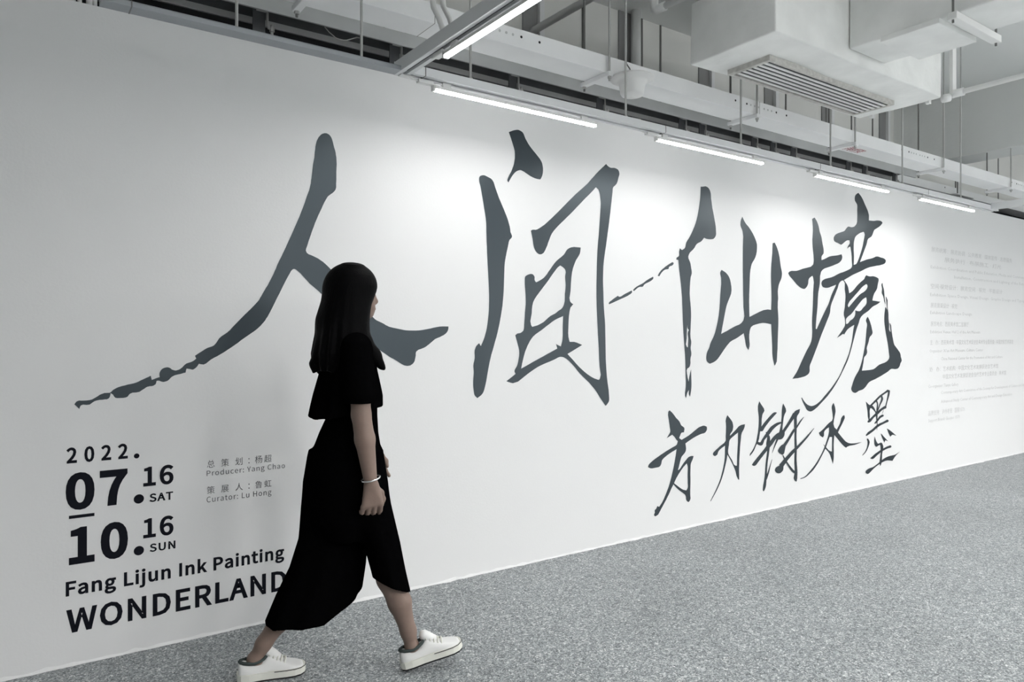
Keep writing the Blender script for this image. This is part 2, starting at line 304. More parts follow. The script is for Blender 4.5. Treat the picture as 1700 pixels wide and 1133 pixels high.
# ------------------------------------------------------------------ outlines of the lettering: brush strokes in mm on the wall, printed type in 1/1400 em
INK = {
'ren': [['1262,2279 1270,2280 1279,2278 1286,2274 1291,2269 1295,2263 1298,2257 1301,2248 1304,2238 1306,2229 1309,2218 1313,2207 1316,2196 1318,2183 1320,2171 1321,2158 1322,2139 1321,2120 1320,2100 1320,2083 1320,2065 1319,2048 1319,2037 1319,2026 1316,2015 1312,2009 1307,2003 1301,1997 1294,1992 1287,1986 1280,1980 1275,1974 1271,1967 1267,1960 1260,1947 1253,1932 1247,1918 1239,1901 1231,1884 1224,1867 1215,1846 1208,1826 1200,1805 1192,1781 1184,1758 1177,1735 1174,1727 1171,1719 1170,1711 1172,1706 1175,1700 1184,1694 1195,1691 1206,1687 1218,1682 1230,1677 1241,1670 1253,1663 1263,1655 1274,1646 1285,1636 1296,1625 1307,1614 1320,1600 1332,1586 1344,1572 1358,1555 1372,1538 1387,1521 1403,1502 1420,1484 1437,1466 1455,1449 1475,1433 1494,1417 1506,1407 1517,1396 1530,1387 1544,1381 1559,1375 1573,1368 1576,1366 1579,1364 1600,1355 1623,1350 1646,1346 1662,1343 1678,1340 1694,1338 1712,1337 1730,1337 1749,1337 1768,1338 1786,1340 1805,1343 1822,1346 1838,1349 1855,1353 1867,1355 1879,1357 1891,1359 1909,1360 1926,1360 1944,1360 1944,1351 1942,1342 1939,1335 1934,1328 1928,1322 1921,1318 1914,1313 1906,1310 1891,1303 1876,1298 1862,1292 1850,1283 1838,1274 1826,1265 1817,1259 1808,1253 1798,1248 1781,1242 1764,1237 1752,1228 1749,1219 1749,1208 1747,1197 1745,1189 1743,1180 1738,1172 1733,1166 1725,1161 1718,1157 1710,1156 1702,1155 1694,1156 1684,1158 1675,1162 1666,1167 1655,1173 1644,1180 1632,1187 1621,1193 1610,1198 1599,1204 1586,1213 1572,1222 1559,1230 1546,1239 1533,1249 1520,1258 1506,1268 1492,1279 1478,1290 1458,1308 1438,1326 1418,1344 1397,1366 1377,1387 1356,1408 1340,1424 1323,1439 1307,1454 1293,1467 1279,1479 1265,1492 1253,1503 1241,1513 1229,1524 1216,1534 1202,1545 1188,1556 1177,1568 1165,1580 1154,1591 1145,1601 1135,1609 1125,1617 1119,1620 1113,1621 1108,1619 1104,1615 1099,1609 1095,1601 1091,1594 1081,1576 1072,1558 1063,1540 1054,1521 1045,1502 1035,1483 1026,1464 1017,1445 1008,1427 1003,1417 997,1406 992,1396 986,1388 981,1379 975,1371 968,1363 961,1355 954,1348 942,1337 929,1327 916,1318 902,1308 888,1298 874,1288 861,1277 847,1267 833,1257 818,1247 802,1236 787,1227 774,1219 760,1212 747,1204 737,1196 728,1188 717,1183 711,1184 704,1185 698,1187 693,1179 688,1172 683,1168 678,1164 673,1162 667,1163 661,1165 655,1166 648,1167 646,1159 644,1150 638,1149 631,1147 625,1145 614,1143 602,1140 592,1135 586,1130 581,1124 576,1119 570,1116 563,1114 557,1113 549,1115 541,1119 534,1119 531,1118 530,1112 528,1105 524,1102 520,1099 513,1097 505,1097 497,1095 492,1093 487,1089 481,1085 476,1082 471,1078 466,1075 454,1073 442,1073 432,1069 428,1065 425,1060 421,1056 415,1054 408,1053 401,1053 393,1053 385,1053 378,1055 374,1060 370,1068 364,1073 361,1074 361,1070 360,1065 358,1058 354,1053 348,1050 340,1050 332,1049 324,1049 317,1048 309,1046 304,1044 298,1040 293,1036 288,1032 277,1031 265,1033 257,1030 254,1024 252,1016 246,1023 241,1029 235,1036 239,1042 243,1047 251,1050 260,1049 269,1049 278,1049 288,1050 296,1052 301,1055 306,1058 311,1061 317,1065 322,1069 328,1072 334,1074 339,1076 345,1076 352,1076 358,1076 363,1079 367,1084 371,1088 378,1092 385,1096 393,1099 403,1102 413,1104 423,1107 434,1109 444,1111 454,1114 463,1118 472,1123 481,1127 491,1132 500,1136 509,1141 511,1132 513,1123 523,1127 533,1131 543,1134 542,1142 542,1150 544,1156 547,1162 552,1168 559,1172 566,1174 573,1175 580,1173 585,1170 590,1165 595,1163 600,1161 606,1160 613,1162 619,1164 625,1168 632,1174 639,1182 647,1189 653,1191 659,1193 666,1195 672,1198 677,1201 682,1205 684,1207 687,1210 684,1216 682,1222 689,1227 696,1232 702,1236 713,1243 723,1250 734,1256 743,1259 752,1262 759,1266 765,1272 770,1279 774,1285 778,1292 782,1298 792,1307 804,1315 815,1323 827,1334 837,1346 848,1358 862,1373 876,1388 890,1403 903,1416 917,1430 930,1444 938,1453 946,1462 954,1472 959,1482 965,1492 970,1502 977,1514 984,1527 992,1539 1001,1557 1010,1575 1019,1593 1024,1606 1030,1619 1035,1633 1044,1653 1054,1673 1063,1693 1073,1714 1082,1735 1091,1756 1101,1778 1110,1799 1119,1820 1129,1844 1139,1867 1148,1891 1156,1912 1164,1934 1171,1956 1178,1976 1186,1997 1191,2018 1194,2030 1195,2043 1197,2055 1199,2073 1201,2090 1203,2108 1205,2123 1208,2139 1211,2154 1212,2168 1213,2181 1215,2195 1216,2207 1218,2218 1221,2230 1224,2239 1228,2247 1232,2255 1237,2261 1242,2267 1247,2272 1254,2276']],
'jian': [['2164,2195 2174,2195 2183,2193 2192,2190 2203,2187 2215,2183 2224,2177 2233,2166 2239,2152 2244,2138 2252,2120 2260,2102 2268,2084 2279,2064 2290,2044 2301,2024 2311,2004 2321,1985 2330,1965 2335,1951 2340,1937 2344,1923 2346,1914 2347,1905 2348,1897 2353,1888 2358,1878 2358,1869 2351,1861 2342,1853 2336,1840 2333,1826 2330,1813 2322,1783 2315,1753 2309,1723 2307,1701 2306,1678 2305,1655 2304,1624 2303,1592 2301,1560 2299,1533 2296,1506 2293,1479 2288,1452 2283,1425 2277,1398 2272,1375 2266,1353 2260,1330 2253,1306 2244,1281 2236,1256 2228,1232 2219,1208 2212,1183 2206,1161 2201,1139 2196,1117 2190,1087 2184,1057 2176,1028 2172,1015 2167,1003 2160,992 2150,983 2138,976 2127,969 2119,975 2112,981 2106,991 2104,1003 2102,1014 2100,1029 2099,1045 2099,1060 2100,1078 2102,1095 2103,1113 2102,1124 2101,1135 2100,1146 2102,1160 2106,1174 2109,1188 2109,1202 2108,1217 2109,1231 2112,1239 2115,1247 2119,1254 2125,1260 2131,1265 2138,1270 2143,1262 2149,1254 2154,1264 2159,1273 2164,1283 2172,1301 2178,1319 2184,1337 2189,1359 2193,1381 2196,1403 2199,1425 2201,1448 2202,1470 2203,1503 2203,1537 2202,1570 2200,1603 2198,1636 2196,1670 2194,1703 2192,1736 2190,1769 2189,1800 2187,1831 2186,1862 2185,1886 2185,1911 2184,1935 2181,1959 2177,1983 2172,2007 2167,2033 2162,2059 2156,2085 2153,2102 2149,2119 2145,2136 2141,2147 2138,2158 2137,2168 2138,2178 2143,2187 2153,2192'],
['2336,2460 2346,2465 2357,2470 2367,2475 2380,2479 2393,2483 2405,2484 2419,2481 2431,2476 2440,2467 2446,2455 2452,2443 2461,2431 2471,2418 2482,2406 2496,2393 2511,2380 2526,2368 2542,2354 2557,2341 2570,2325 2575,2313 2578,2301 2580,2288 2580,2274 2578,2259 2574,2245 2568,2233 2561,2222 2550,2221 2539,2221 2521,2223 2503,2227 2486,2232 2472,2238 2458,2244 2444,2250 2434,2253 2424,2256 2414,2256 2404,2253 2393,2248 2384,2242 2375,2234 2367,2225 2359,2215 2350,2202 2342,2189 2334,2176 2331,2179 2327,2182 2327,2190 2330,2198 2334,2207 2340,2219 2348,2231 2355,2244 2361,2258 2367,2272 2372,2287 2375,2303 2378,2320 2378,2336 2378,2345 2377,2354 2376,2363 2371,2378 2365,2393 2359,2408 2352,2425 2344,2443'],
['3076,2383 3083,2377 3091,2372 3101,2368 3111,2365 3123,2365 3135,2367 3147,2368 3164,2366 3178,2361 3186,2351 3189,2339 3188,2329 3184,2319 3180,2308 3176,2294 3171,2281 3163,2268 3154,2260 3145,2253 3137,2246 3132,2235 3131,2223 3130,2211 3125,2180 3121,2149 3116,2119 3112,2086 3106,2052 3101,2019 3096,1991 3091,1963 3086,1935 3082,1912 3078,1889 3074,1867 3067,1834 3061,1801 3056,1768 3053,1743 3052,1718 3051,1693 3050,1658 3051,1623 3053,1588 3054,1553 3055,1518 3058,1483 3061,1449 3065,1414 3068,1379 3069,1339 3070,1299 3071,1259 3072,1214 3073,1169 3076,1124 3079,1093 3082,1063 3086,1033 3092,1000 3098,968 3101,935 3102,923 3102,912 3099,901 3092,892 3082,883 3073,875 3060,888 3048,902 3036,915 3019,936 3003,957 2986,977 2970,993 2954,1008 2937,1024 2911,1044 2885,1064 2859,1085 2843,1100 2828,1116 2812,1131 2794,1146 2776,1161 2756,1174 2744,1180 2732,1184 2719,1186 2705,1186 2691,1182 2677,1176 2664,1171 2646,1165 2628,1159 2610,1154 2585,1146 2562,1138 2539,1129 2515,1117 2492,1105 2469,1092 2435,1071 2401,1050 2365,1042 2350,1045 2334,1050 2319,1055 2341,1068 2362,1081 2384,1095 2379,1101 2376,1107 2377,1117 2385,1128 2393,1139 2398,1152 2402,1166 2405,1180 2408,1196 2409,1212 2408,1228 2405,1241 2401,1253 2397,1266 2392,1282 2386,1298 2381,1314 2387,1318 2393,1323 2402,1325 2413,1326 2422,1329 2431,1335 2438,1341 2442,1353 2443,1366 2444,1379 2446,1400 2448,1421 2449,1442 2451,1458 2453,1474 2455,1490 2455,1515 2454,1541 2452,1566 2450,1587 2448,1607 2448,1628 2448,1639 2450,1649 2457,1656 2467,1661 2478,1665 2491,1668 2504,1667 2511,1662 2517,1655 2519,1648 2518,1639 2520,1631 2524,1626 2530,1621 2543,1627 2556,1633 2569,1640 2581,1647 2592,1656 2608,1672 2622,1690 2637,1707 2651,1724 2666,1741 2682,1756 2700,1769 2719,1782 2737,1796 2746,1807 2754,1819 2765,1830 2778,1837 2793,1843 2817,1847 2842,1847 2868,1847 2867,1835 2865,1823 2862,1811 2853,1796 2842,1782 2831,1768 2822,1751 2814,1734 2807,1717 2800,1693 2796,1668 2793,1644 2791,1622 2790,1600 2788,1578 2784,1558 2780,1538 2784,1520 2788,1515 2793,1510 2801,1505 2810,1502 2802,1495 2795,1488 2788,1481 2784,1470 2781,1459 2779,1448 2775,1424 2773,1400 2772,1376 2771,1352 2770,1327 2772,1304 2775,1294 2778,1284 2782,1275 2793,1275 2805,1275 2817,1275 2838,1270 2859,1263 2880,1256 2842,1238 2803,1220 2765,1203 2780,1189 2796,1176 2812,1162 2833,1143 2855,1124 2879,1106 2900,1091 2922,1077 2946,1064 2962,1056 2979,1049 2996,1044 3006,1041 3016,1039 3020,1043 3024,1046 3032,1070 3026,1097 3021,1125 3018,1165 3016,1204 3014,1244 3011,1281 3008,1319 3006,1356 3003,1400 3000,1445 2998,1490 2997,1522 2996,1554 2996,1586 2996,1621 2997,1655 2998,1690 2999,1740 3001,1789 3004,1839 3007,1869 3010,1899 3014,1929 3018,1974 3022,2019 3026,2064 3028,2087 3030,2110 3031,2132 3030,2147 3028,2162 3026,2176 3023,2190 3018,2204 3011,2216 3001,2222 2991,2228 2981,2218 2971,2208 2961,2199 2940,2180 2919,2162 2898,2144 2869,2117 2840,2091 2812,2065 2787,2043 2762,2022 2737,2000 2715,1982 2693,1963 2673,1944 2663,1934 2654,1924 2646,1914 2637,1899 2630,1884 2623,1869 2617,1856 2612,1842 2605,1829 2596,1812 2585,1796 2570,1787 2561,1785 2552,1785 2542,1789 2533,1795 2526,1802 2519,1812 2514,1822 2511,1833 2508,1845 2506,1858 2504,1870 2500,1886 2496,1902 2492,1918 2498,1921 2504,1924 2515,1925 2526,1925 2538,1929 2549,1935 2561,1942 2591,1961 2618,1983 2646,2006 2676,2032 2707,2059 2737,2086 2768,2114 2799,2141 2831,2169 2863,2194 2896,2220 2927,2246 2938,2257 2950,2269 2961,2280 2976,2294 2990,2309 3006,2323 3019,2335 3032,2346 3046,2358 3056,2366 3066,2375','2709,1729 2716,1726 2723,1723 2729,1720 2735,1716 2743,1710 2748,1703 2751,1690 2748,1677 2746,1663 2747,1646 2749,1630 2750,1613 2749,1596 2747,1579 2744,1562 2744,1540 2743,1518 2737,1497 2731,1486 2723,1476 2714,1469 2702,1463 2691,1457 2680,1449 2668,1442 2658,1438 2647,1433 2637,1429 2618,1417 2601,1404 2583,1391 2570,1385 2557,1379 2543,1373 2529,1369 2515,1366 2501,1363 2497,1368 2493,1373 2488,1395 2493,1419 2498,1442 2499,1464 2502,1485 2508,1505 2514,1516 2521,1527 2535,1544 2550,1561 2565,1577 2583,1597 2601,1616 2619,1636 2636,1657 2654,1678 2673,1699 2680,1707 2687,1714 2696,1721 2702,1725','2731,1429 2730,1406 2729,1384 2728,1361 2728,1337 2728,1313 2726,1289 2723,1275 2718,1262 2714,1248 2705,1251 2696,1254 2686,1258 2677,1263 2680,1254 2683,1245 2686,1236 2670,1229 2653,1222 2637,1215 2610,1204 2583,1192 2556,1181 2530,1170 2504,1159 2478,1147 2459,1139 2441,1131 2422,1123 2426,1139 2430,1156 2435,1173 2442,1196 2450,1219 2461,1241 2468,1255 2477,1269 2486,1283 2493,1291 2500,1299 2508,1307 2526,1320 2545,1331 2565,1342 2586,1355 2606,1368 2628,1381 2642,1390 2657,1399 2673,1407 2692,1415 2712,1422']],
'xian': [['3098,1516 3107,1526 3122,1534 3139,1545 3158,1555 3176,1565 3182,1561 3189,1559 3202,1561 3216,1568 3231,1576 3253,1585 3275,1594 3297,1603 3300,1596 3300,1590 3295,1585 3289,1581 3261,1567 3230,1555 3199,1544 3166,1532 3134,1520 3101,1509'],
['3308,1605 3314,1611 3321,1617 3342,1630 3367,1641 3392,1651 3410,1661 3428,1672 3447,1681 3461,1688 3476,1694 3491,1701 3495,1693 3491,1685 3480,1677 3469,1671 3449,1662 3426,1654 3408,1644 3403,1637 3397,1631 3384,1629 3370,1629 3351,1622 3334,1611 3318,1600'],
['3534,1708 3540,1717 3546,1726 3554,1734 3565,1745 3579,1755 3594,1764 3608,1774 3624,1782 3640,1791 3657,1799 3675,1808 3682,1805 3689,1802 3685,1795 3681,1789 3669,1783 3654,1779 3643,1773 3640,1766 3638,1759 3621,1756 3605,1753 3592,1747 3581,1739 3571,1731 3560,1719 3550,1706 3542,1707'],
['3960,2349 3972,2349 3992,2353 4010,2357 4026,2355 4040,2350 4051,2341 4059,2331 4066,2314 4068,2296 4070,2277 4075,2255 4079,2233 4084,2211 4092,2186 4099,2162 4106,2137 4113,2112 4119,2087 4122,2062 4123,2047 4124,2033 4119,2019 4109,2006 4094,1996 4075,1992 4055,1990 4035,1990 4017,1991 4006,1994 3995,1996 3986,1987 3977,1978 3966,1969 3952,1962 3936,1956 3922,1949 3909,1937 3898,1922 3885,1909 3873,1900 3860,1891 3848,1882 3839,1869 3833,1856 3835,1842 3844,1829 3852,1816 3857,1802 3860,1789 3863,1775 3866,1764 3868,1753 3868,1742 3864,1730 3858,1717 3855,1701 3852,1684 3851,1667 3849,1648 3848,1629 3847,1609 3848,1585 3851,1560 3855,1535 3856,1523 3858,1511 3860,1489 3861,1467 3861,1445 3860,1420 3858,1395 3857,1370 3855,1348 3853,1326 3855,1304 3857,1293 3861,1282 3863,1271 3862,1257 3859,1244 3857,1230 3859,1216 3863,1202 3864,1188 3862,1177 3858,1167 3855,1156 3854,1142 3855,1128 3852,1114 3848,1104 3840,1096 3832,1093 3824,1090 3816,1077 3819,1059 3824,1041 3827,1027 3832,1013 3836,999 3839,1013 3841,1027 3845,1040 3850,1054 3855,1069 3861,1083 3862,1060 3863,1037 3864,1015 3865,996 3865,976 3864,957 3861,936 3856,916 3851,896 3845,902 3840,909 3837,919 3838,930 3839,942 3831,934 3824,926 3818,913 3814,900 3810,887 3805,895 3801,902 3799,924 3804,945 3808,967 3809,998 3807,1028 3806,1058 3804,1099 3803,1140 3800,1181 3796,1219 3792,1258 3788,1296 3783,1350 3779,1405 3776,1460 3774,1498 3772,1536 3770,1574 3765,1617 3759,1661 3752,1704 3748,1725 3744,1747 3740,1768 3738,1787 3736,1806 3734,1825 3723,1826 3713,1826 3714,1833 3716,1840 3726,1845 3736,1850 3741,1859 3740,1871 3740,1882 3744,1894 3748,1906 3759,1900 3770,1895 3782,1901 3794,1907 3803,1919 3807,1934 3812,1949 3823,1964 3836,1978 3848,1993 3862,2012 3874,2031 3885,2050 3897,2070 3907,2090 3916,2111 3926,2139 3934,2168 3941,2196 3947,2225 3952,2253 3956,2281 3958,2304 3959,2326','3823,1386 3824,1374 3828,1362 3833,1357 3840,1352 3835,1347 3830,1341 3827,1327 3830,1311 3833,1296 3832,1275 3830,1254 3828,1233 3818,1238 3809,1255 3813,1275 3817,1296 3817,1315 3818,1334 3819,1353 3820,1364 3822,1375'],
['4169,1766 4175,1774 4182,1783 4197,1778 4211,1773 4225,1768 4240,1759 4254,1748 4265,1737 4274,1723 4280,1709 4285,1694 4291,1669 4293,1642 4288,1617 4281,1603 4273,1590 4265,1577 4255,1561 4246,1545 4238,1529 4230,1508 4224,1488 4218,1468 4211,1445 4205,1422 4198,1399 4191,1375 4185,1351 4178,1327 4198,1334 4218,1341 4238,1347 4265,1358 4292,1368 4319,1378 4347,1387 4376,1394 4401,1405 4416,1416 4429,1428 4440,1458 4435,1491 4429,1525 4428,1569 4426,1613 4425,1657 4424,1703 4423,1750 4422,1797 4422,1850 4422,1903 4422,1956 4424,1997 4426,2039 4418,2079 4410,2092 4400,2106 4394,2120 4394,2133 4396,2147 4401,2161 4408,2172 4415,2184 4426,2170 4437,2156 4450,2143 4465,2131 4483,2120 4499,2108 4520,2089 4539,2070 4556,2050 4569,2032 4580,2014 4588,1994 4589,1977 4588,1959 4585,1940 4581,1925 4575,1910 4567,1895 4555,1879 4540,1863 4527,1847 4520,1833 4515,1817 4510,1802 4505,1772 4503,1743 4502,1713 4500,1680 4498,1648 4496,1615 4496,1597 4495,1579 4495,1562 4496,1525 4497,1489 4499,1453 4523,1461 4546,1469 4570,1477 4617,1493 4666,1507 4716,1513 4738,1512 4761,1510 4763,1548 4765,1586 4765,1624 4763,1670 4760,1715 4758,1761 4759,1794 4761,1828 4764,1861 4768,1889 4772,1917 4776,1944 4777,1969 4778,1993 4779,2018 4792,2021 4806,2024 4816,2011 4827,1999 4836,1985 4849,1962 4859,1938 4867,1914 4872,1891 4877,1868 4882,1845 4888,1829 4894,1812 4897,1795 4896,1783 4894,1770 4890,1758 4881,1742 4869,1726 4859,1710 4852,1692 4847,1673 4844,1654 4845,1636 4847,1618 4848,1599 4846,1585 4844,1572 4843,1529 4848,1486 4851,1443 4850,1394 4847,1345 4844,1295 4842,1255 4841,1216 4836,1176 4834,1147 4831,1118 4813,1094 4803,1086 4796,1104 4789,1122 4783,1140 4776,1179 4775,1219 4773,1259 4769,1307 4765,1354 4761,1402 4726,1406 4691,1410 4657,1411 4638,1409 4618,1407 4599,1403 4570,1398 4542,1391 4520,1380 4512,1371 4506,1360 4502,1349 4496,1323 4496,1296 4499,1269 4501,1260 4502,1251 4500,1237 4494,1223 4489,1209 4476,1221 4464,1234 4457,1248 4453,1263 4450,1278 4444,1296 4438,1315 4432,1333 4408,1322 4384,1311 4360,1300 4332,1290 4304,1281 4278,1270 4264,1260 4251,1250 4238,1240 4217,1221 4198,1203 4178,1184 4160,1167 4141,1150 4119,1136 4099,1128 4077,1122 4055,1117 4040,1124 4027,1132 4020,1143 4018,1156 4019,1170 4021,1181 4024,1192 4029,1203 4039,1216 4048,1228 4053,1238 4057,1248 4061,1258 4073,1276 4087,1294 4100,1313 4113,1338 4123,1364 4132,1389 4140,1412 4146,1435 4152,1458 4160,1506 4165,1555 4169,1604 4174,1644 4179,1684 4178,1724 4174,1738 4168,1753']],
'jing': [['5299,2251 5316,2259 5333,2266 5348,2254 5362,2242 5373,2228 5382,2214 5390,2200 5396,2186 5400,2172 5406,2157 5413,2145 5421,2133 5428,2121 5434,2105 5438,2089 5443,2072 5450,2051 5458,2031 5462,2010 5462,1997 5459,1984 5447,1974 5434,1964 5430,1952 5430,1941 5431,1929 5452,1935 5473,1941 5499,1950 5525,1960 5552,1968 5581,1973 5612,1977 5643,1981 5670,1985 5698,1991 5725,1996 5730,1986 5734,1977 5732,1963 5725,1950 5710,1937 5690,1925 5668,1916 5644,1909 5620,1902 5590,1893 5559,1885 5529,1877 5501,1871 5474,1864 5451,1854 5438,1846 5428,1837 5423,1830 5410,1799 5409,1767 5406,1735 5399,1709 5391,1684 5384,1658 5379,1621 5377,1583 5373,1545 5368,1513 5362,1482 5357,1450 5354,1424 5351,1398 5349,1372 5362,1369 5377,1388 5391,1407 5406,1426 5431,1458 5457,1490 5484,1522 5499,1539 5515,1557 5529,1574 5545,1600 5559,1626 5574,1652 5596,1681 5620,1710 5643,1739 5620,1733 5597,1727 5567,1719 5537,1711 5506,1707 5476,1707 5451,1711 5436,1722 5428,1736 5430,1749 5439,1762 5459,1772 5484,1780 5513,1786 5544,1791 5574,1797 5613,1808 5651,1822 5690,1835 5721,1843 5753,1850 5784,1859 5820,1870 5856,1882 5880,1897 5886,1914 5883,1934 5880,1953 5878,1986 5873,2019 5865,2051 5862,2061 5858,2070 5843,2067 5829,2062 5821,2055 5814,2048 5813,2054 5814,2061 5824,2075 5841,2089 5850,2103 5847,2112 5844,2122 5825,2121 5808,2119 5783,2109 5760,2096 5740,2085 5719,2075 5693,2080 5667,2086 5638,2090 5615,2098 5606,2111 5606,2126 5614,2137 5627,2149 5643,2158 5671,2168 5701,2176 5726,2183 5751,2189 5772,2198 5787,2211 5802,2224 5813,2231 5826,2237 5846,2237 5868,2235 5893,2238 5916,2244 5937,2256 5953,2270 5962,2287 5964,2306 5965,2324 5966,2347 5966,2369 5965,2391 5966,2407 5967,2423 5963,2437 5952,2447 5938,2457 5928,2467 5925,2480 5926,2493 5931,2506 5941,2518 5960,2529 5984,2540 5999,2531 6014,2523 6028,2514 6040,2504 6052,2494 6065,2480 6077,2465 6089,2451 6105,2435 6120,2418 6134,2401 6141,2389 6148,2376 6153,2363 6154,2348 6153,2333 6153,2319 6178,2320 6204,2321 6229,2322 6255,2326 6281,2331 6307,2333 6335,2334 6360,2331 6370,2326 6380,2319 6364,2305 6347,2292 6322,2279 6294,2267 6267,2256 6242,2245 6228,2228 6217,2209 6206,2194 6191,2180 6169,2171 6146,2162 6130,2147 6123,2128 6115,2109 6098,2083 6081,2057 6064,2032 6046,2004 6027,1976 6008,1948 6039,1957 6070,1965 6102,1974 6135,1981 6170,1987 6204,1994 6234,2002 6264,2012 6294,2016 6320,2014 6347,2010 6382,2008 6413,2003 6428,1996 6437,1988 6433,1975 6420,1962 6393,1952 6360,1945 6326,1938 6290,1934 6255,1928 6212,1921 6169,1914 6127,1904 6093,1894 6060,1883 6027,1872 5986,1860 5944,1848 5904,1836 5875,1826 5847,1815 5820,1805 5800,1798 5780,1790 5760,1783 5782,1767 5803,1751 5820,1733 5827,1717 5832,1701 5836,1688 5841,1675 5867,1685 5892,1696 5918,1712 5941,1729 5965,1746 5985,1758 6006,1770 6027,1782 6053,1794 6077,1807 6086,1820 6096,1832 6112,1841 6138,1836 6165,1833 6191,1835 6217,1838 6250,1836 6281,1831 6297,1827 6310,1822 6316,1808 6309,1791 6301,1773 6296,1757 6291,1740 6281,1724 6269,1712 6255,1701 6242,1689 6232,1675 6223,1661 6216,1643 6210,1625 6254,1623 6299,1620 6344,1618 6323,1608 6301,1598 6273,1589 6244,1581 6217,1572 6194,1561 6174,1549 6153,1537 6108,1518 6063,1501 6027,1480 6017,1470 6008,1460 5998,1443 5990,1426 5980,1411 5969,1395 5959,1380 5950,1364 5942,1348 5934,1333 5926,1316 5918,1299 5910,1282 5896,1253 5882,1224 5868,1196 5853,1167 5837,1139 5820,1111 5801,1087 5781,1064 5760,1040 5737,1015 5714,989 5690,964 5664,939 5637,914 5609,890 5580,867 5549,845 5518,823 5485,803 5451,784 5417,765 5396,753 5374,741 5351,731 5325,720 5298,712 5270,710 5251,715 5233,722 5220,731 5210,743 5201,755 5189,767 5179,780 5169,793 5159,809 5150,825 5159,828 5171,815 5185,802 5199,790 5215,778 5233,768 5258,759 5286,753 5314,754 5340,759 5364,766 5385,775 5406,784 5434,799 5459,815 5484,831 5519,853 5553,874 5586,897 5618,921 5649,946 5678,971 5708,1002 5734,1034 5760,1067 5786,1098 5810,1131 5832,1163 5850,1198 5866,1233 5880,1268 5889,1301 5896,1335 5904,1368 5909,1381 5914,1395 5919,1409 5893,1401 5868,1392 5849,1385 5830,1377 5814,1369 5798,1357 5784,1345 5774,1336 5764,1326 5748,1332 5731,1326 5713,1319 5694,1312 5674,1305 5655,1298 5672,1312 5690,1326 5710,1342 5730,1358 5748,1375 5761,1386 5772,1398 5777,1410 5779,1424 5778,1437 5776,1450 5772,1463 5765,1476 5758,1489 5758,1510 5765,1532 5772,1555 5774,1568 5776,1581 5778,1594 5781,1611 5783,1629 5784,1646 5782,1666 5777,1685 5772,1705 5773,1731 5774,1758 5754,1776 5743,1779 5717,1773 5696,1760 5682,1746 5674,1730 5667,1714 5651,1692 5636,1669 5620,1647 5599,1617 5578,1587 5563,1556 5559,1539 5556,1521 5552,1504 5539,1480 5523,1457 5506,1433 5484,1401 5462,1369 5439,1338 5409,1292 5381,1246 5351,1201 5333,1174 5315,1147 5297,1120 5285,1104 5273,1088 5265,1071 5264,1057 5265,1042 5263,1028 5259,1022 5254,1016 5241,1007 5224,1001 5206,995 5184,991 5161,988 5138,985 5102,982 5067,981 5032,979 5050,995 5068,1011 5086,1027 5108,1052 5128,1078 5148,1105 5172,1135 5197,1166 5222,1196 5245,1220 5269,1245 5286,1270 5291,1283 5294,1295 5297,1308 5301,1349 5298,1390 5297,1431 5300,1468 5304,1506 5308,1543 5310,1585 5312,1627 5313,1668 5318,1707 5323,1745 5313,1781 5308,1788 5302,1796 5286,1789 5270,1782 5258,1773 5249,1762 5246,1748 5245,1734 5240,1723 5232,1712 5222,1702 5210,1693 5195,1687 5177,1686 5159,1689 5140,1694 5122,1701 5090,1717 5062,1736 5034,1755 5018,1765 5001,1775 4988,1786 4983,1794 4978,1801 4988,1809 4998,1815 5024,1821 5055,1822 5086,1824 5114,1830 5141,1837 5169,1845 5224,1856 5279,1867 5313,1887 5318,1899 5321,1913 5322,1927 5320,1942 5319,1956 5315,1979 5310,2001 5306,2024 5304,2045 5303,2065 5302,2086 5305,2111 5308,2137 5310,2162 5308,2192 5304,2222','6064,2213 6077,2207 6086,2190 6079,2168 6071,2146 6065,2128 6059,2110 6052,2091 6039,2063 6024,2035 6008,2008 5999,1991 5989,1975 5977,1959 5965,1942 5947,1927 5929,1923 5910,1919 5912,1942 5913,1965 5914,1988 5913,2015 5910,2041 5910,2068 5911,2085 5912,2103 5916,2121 5922,2135 5929,2150 5941,2163 5963,2177 5990,2190 6013,2199 6039,2206','6108,1764 6119,1760 6127,1756 6130,1744 6125,1732 6110,1717 6089,1704 6066,1693 6039,1684 6014,1674 5997,1665 5981,1655 5965,1646 5940,1630 5916,1613 5892,1597 5872,1583 5852,1570 5832,1556 5825,1562 5820,1569 5821,1577 5826,1585 5845,1606 5874,1625 5904,1644 5932,1663 5961,1681 5990,1700 6013,1716 6037,1732 6064,1746 6086,1755','6108,1649 6112,1640 6115,1630 6116,1617 6115,1603 6108,1590 6089,1575 6064,1562 6045,1548 6025,1534 6002,1527 5981,1527 5959,1529 5947,1531 5934,1533 5935,1519 5935,1505 5931,1492 5920,1478 5904,1465 5881,1454 5856,1445 5840,1434 5826,1423 5808,1416 5793,1416 5791,1430 5789,1444 5793,1457 5802,1465 5814,1474 5830,1482 5850,1490 5868,1498 5894,1515 5917,1533 5941,1552 5963,1568 5985,1584 6008,1600 6026,1613 6044,1625 6064,1635 6086,1643'],
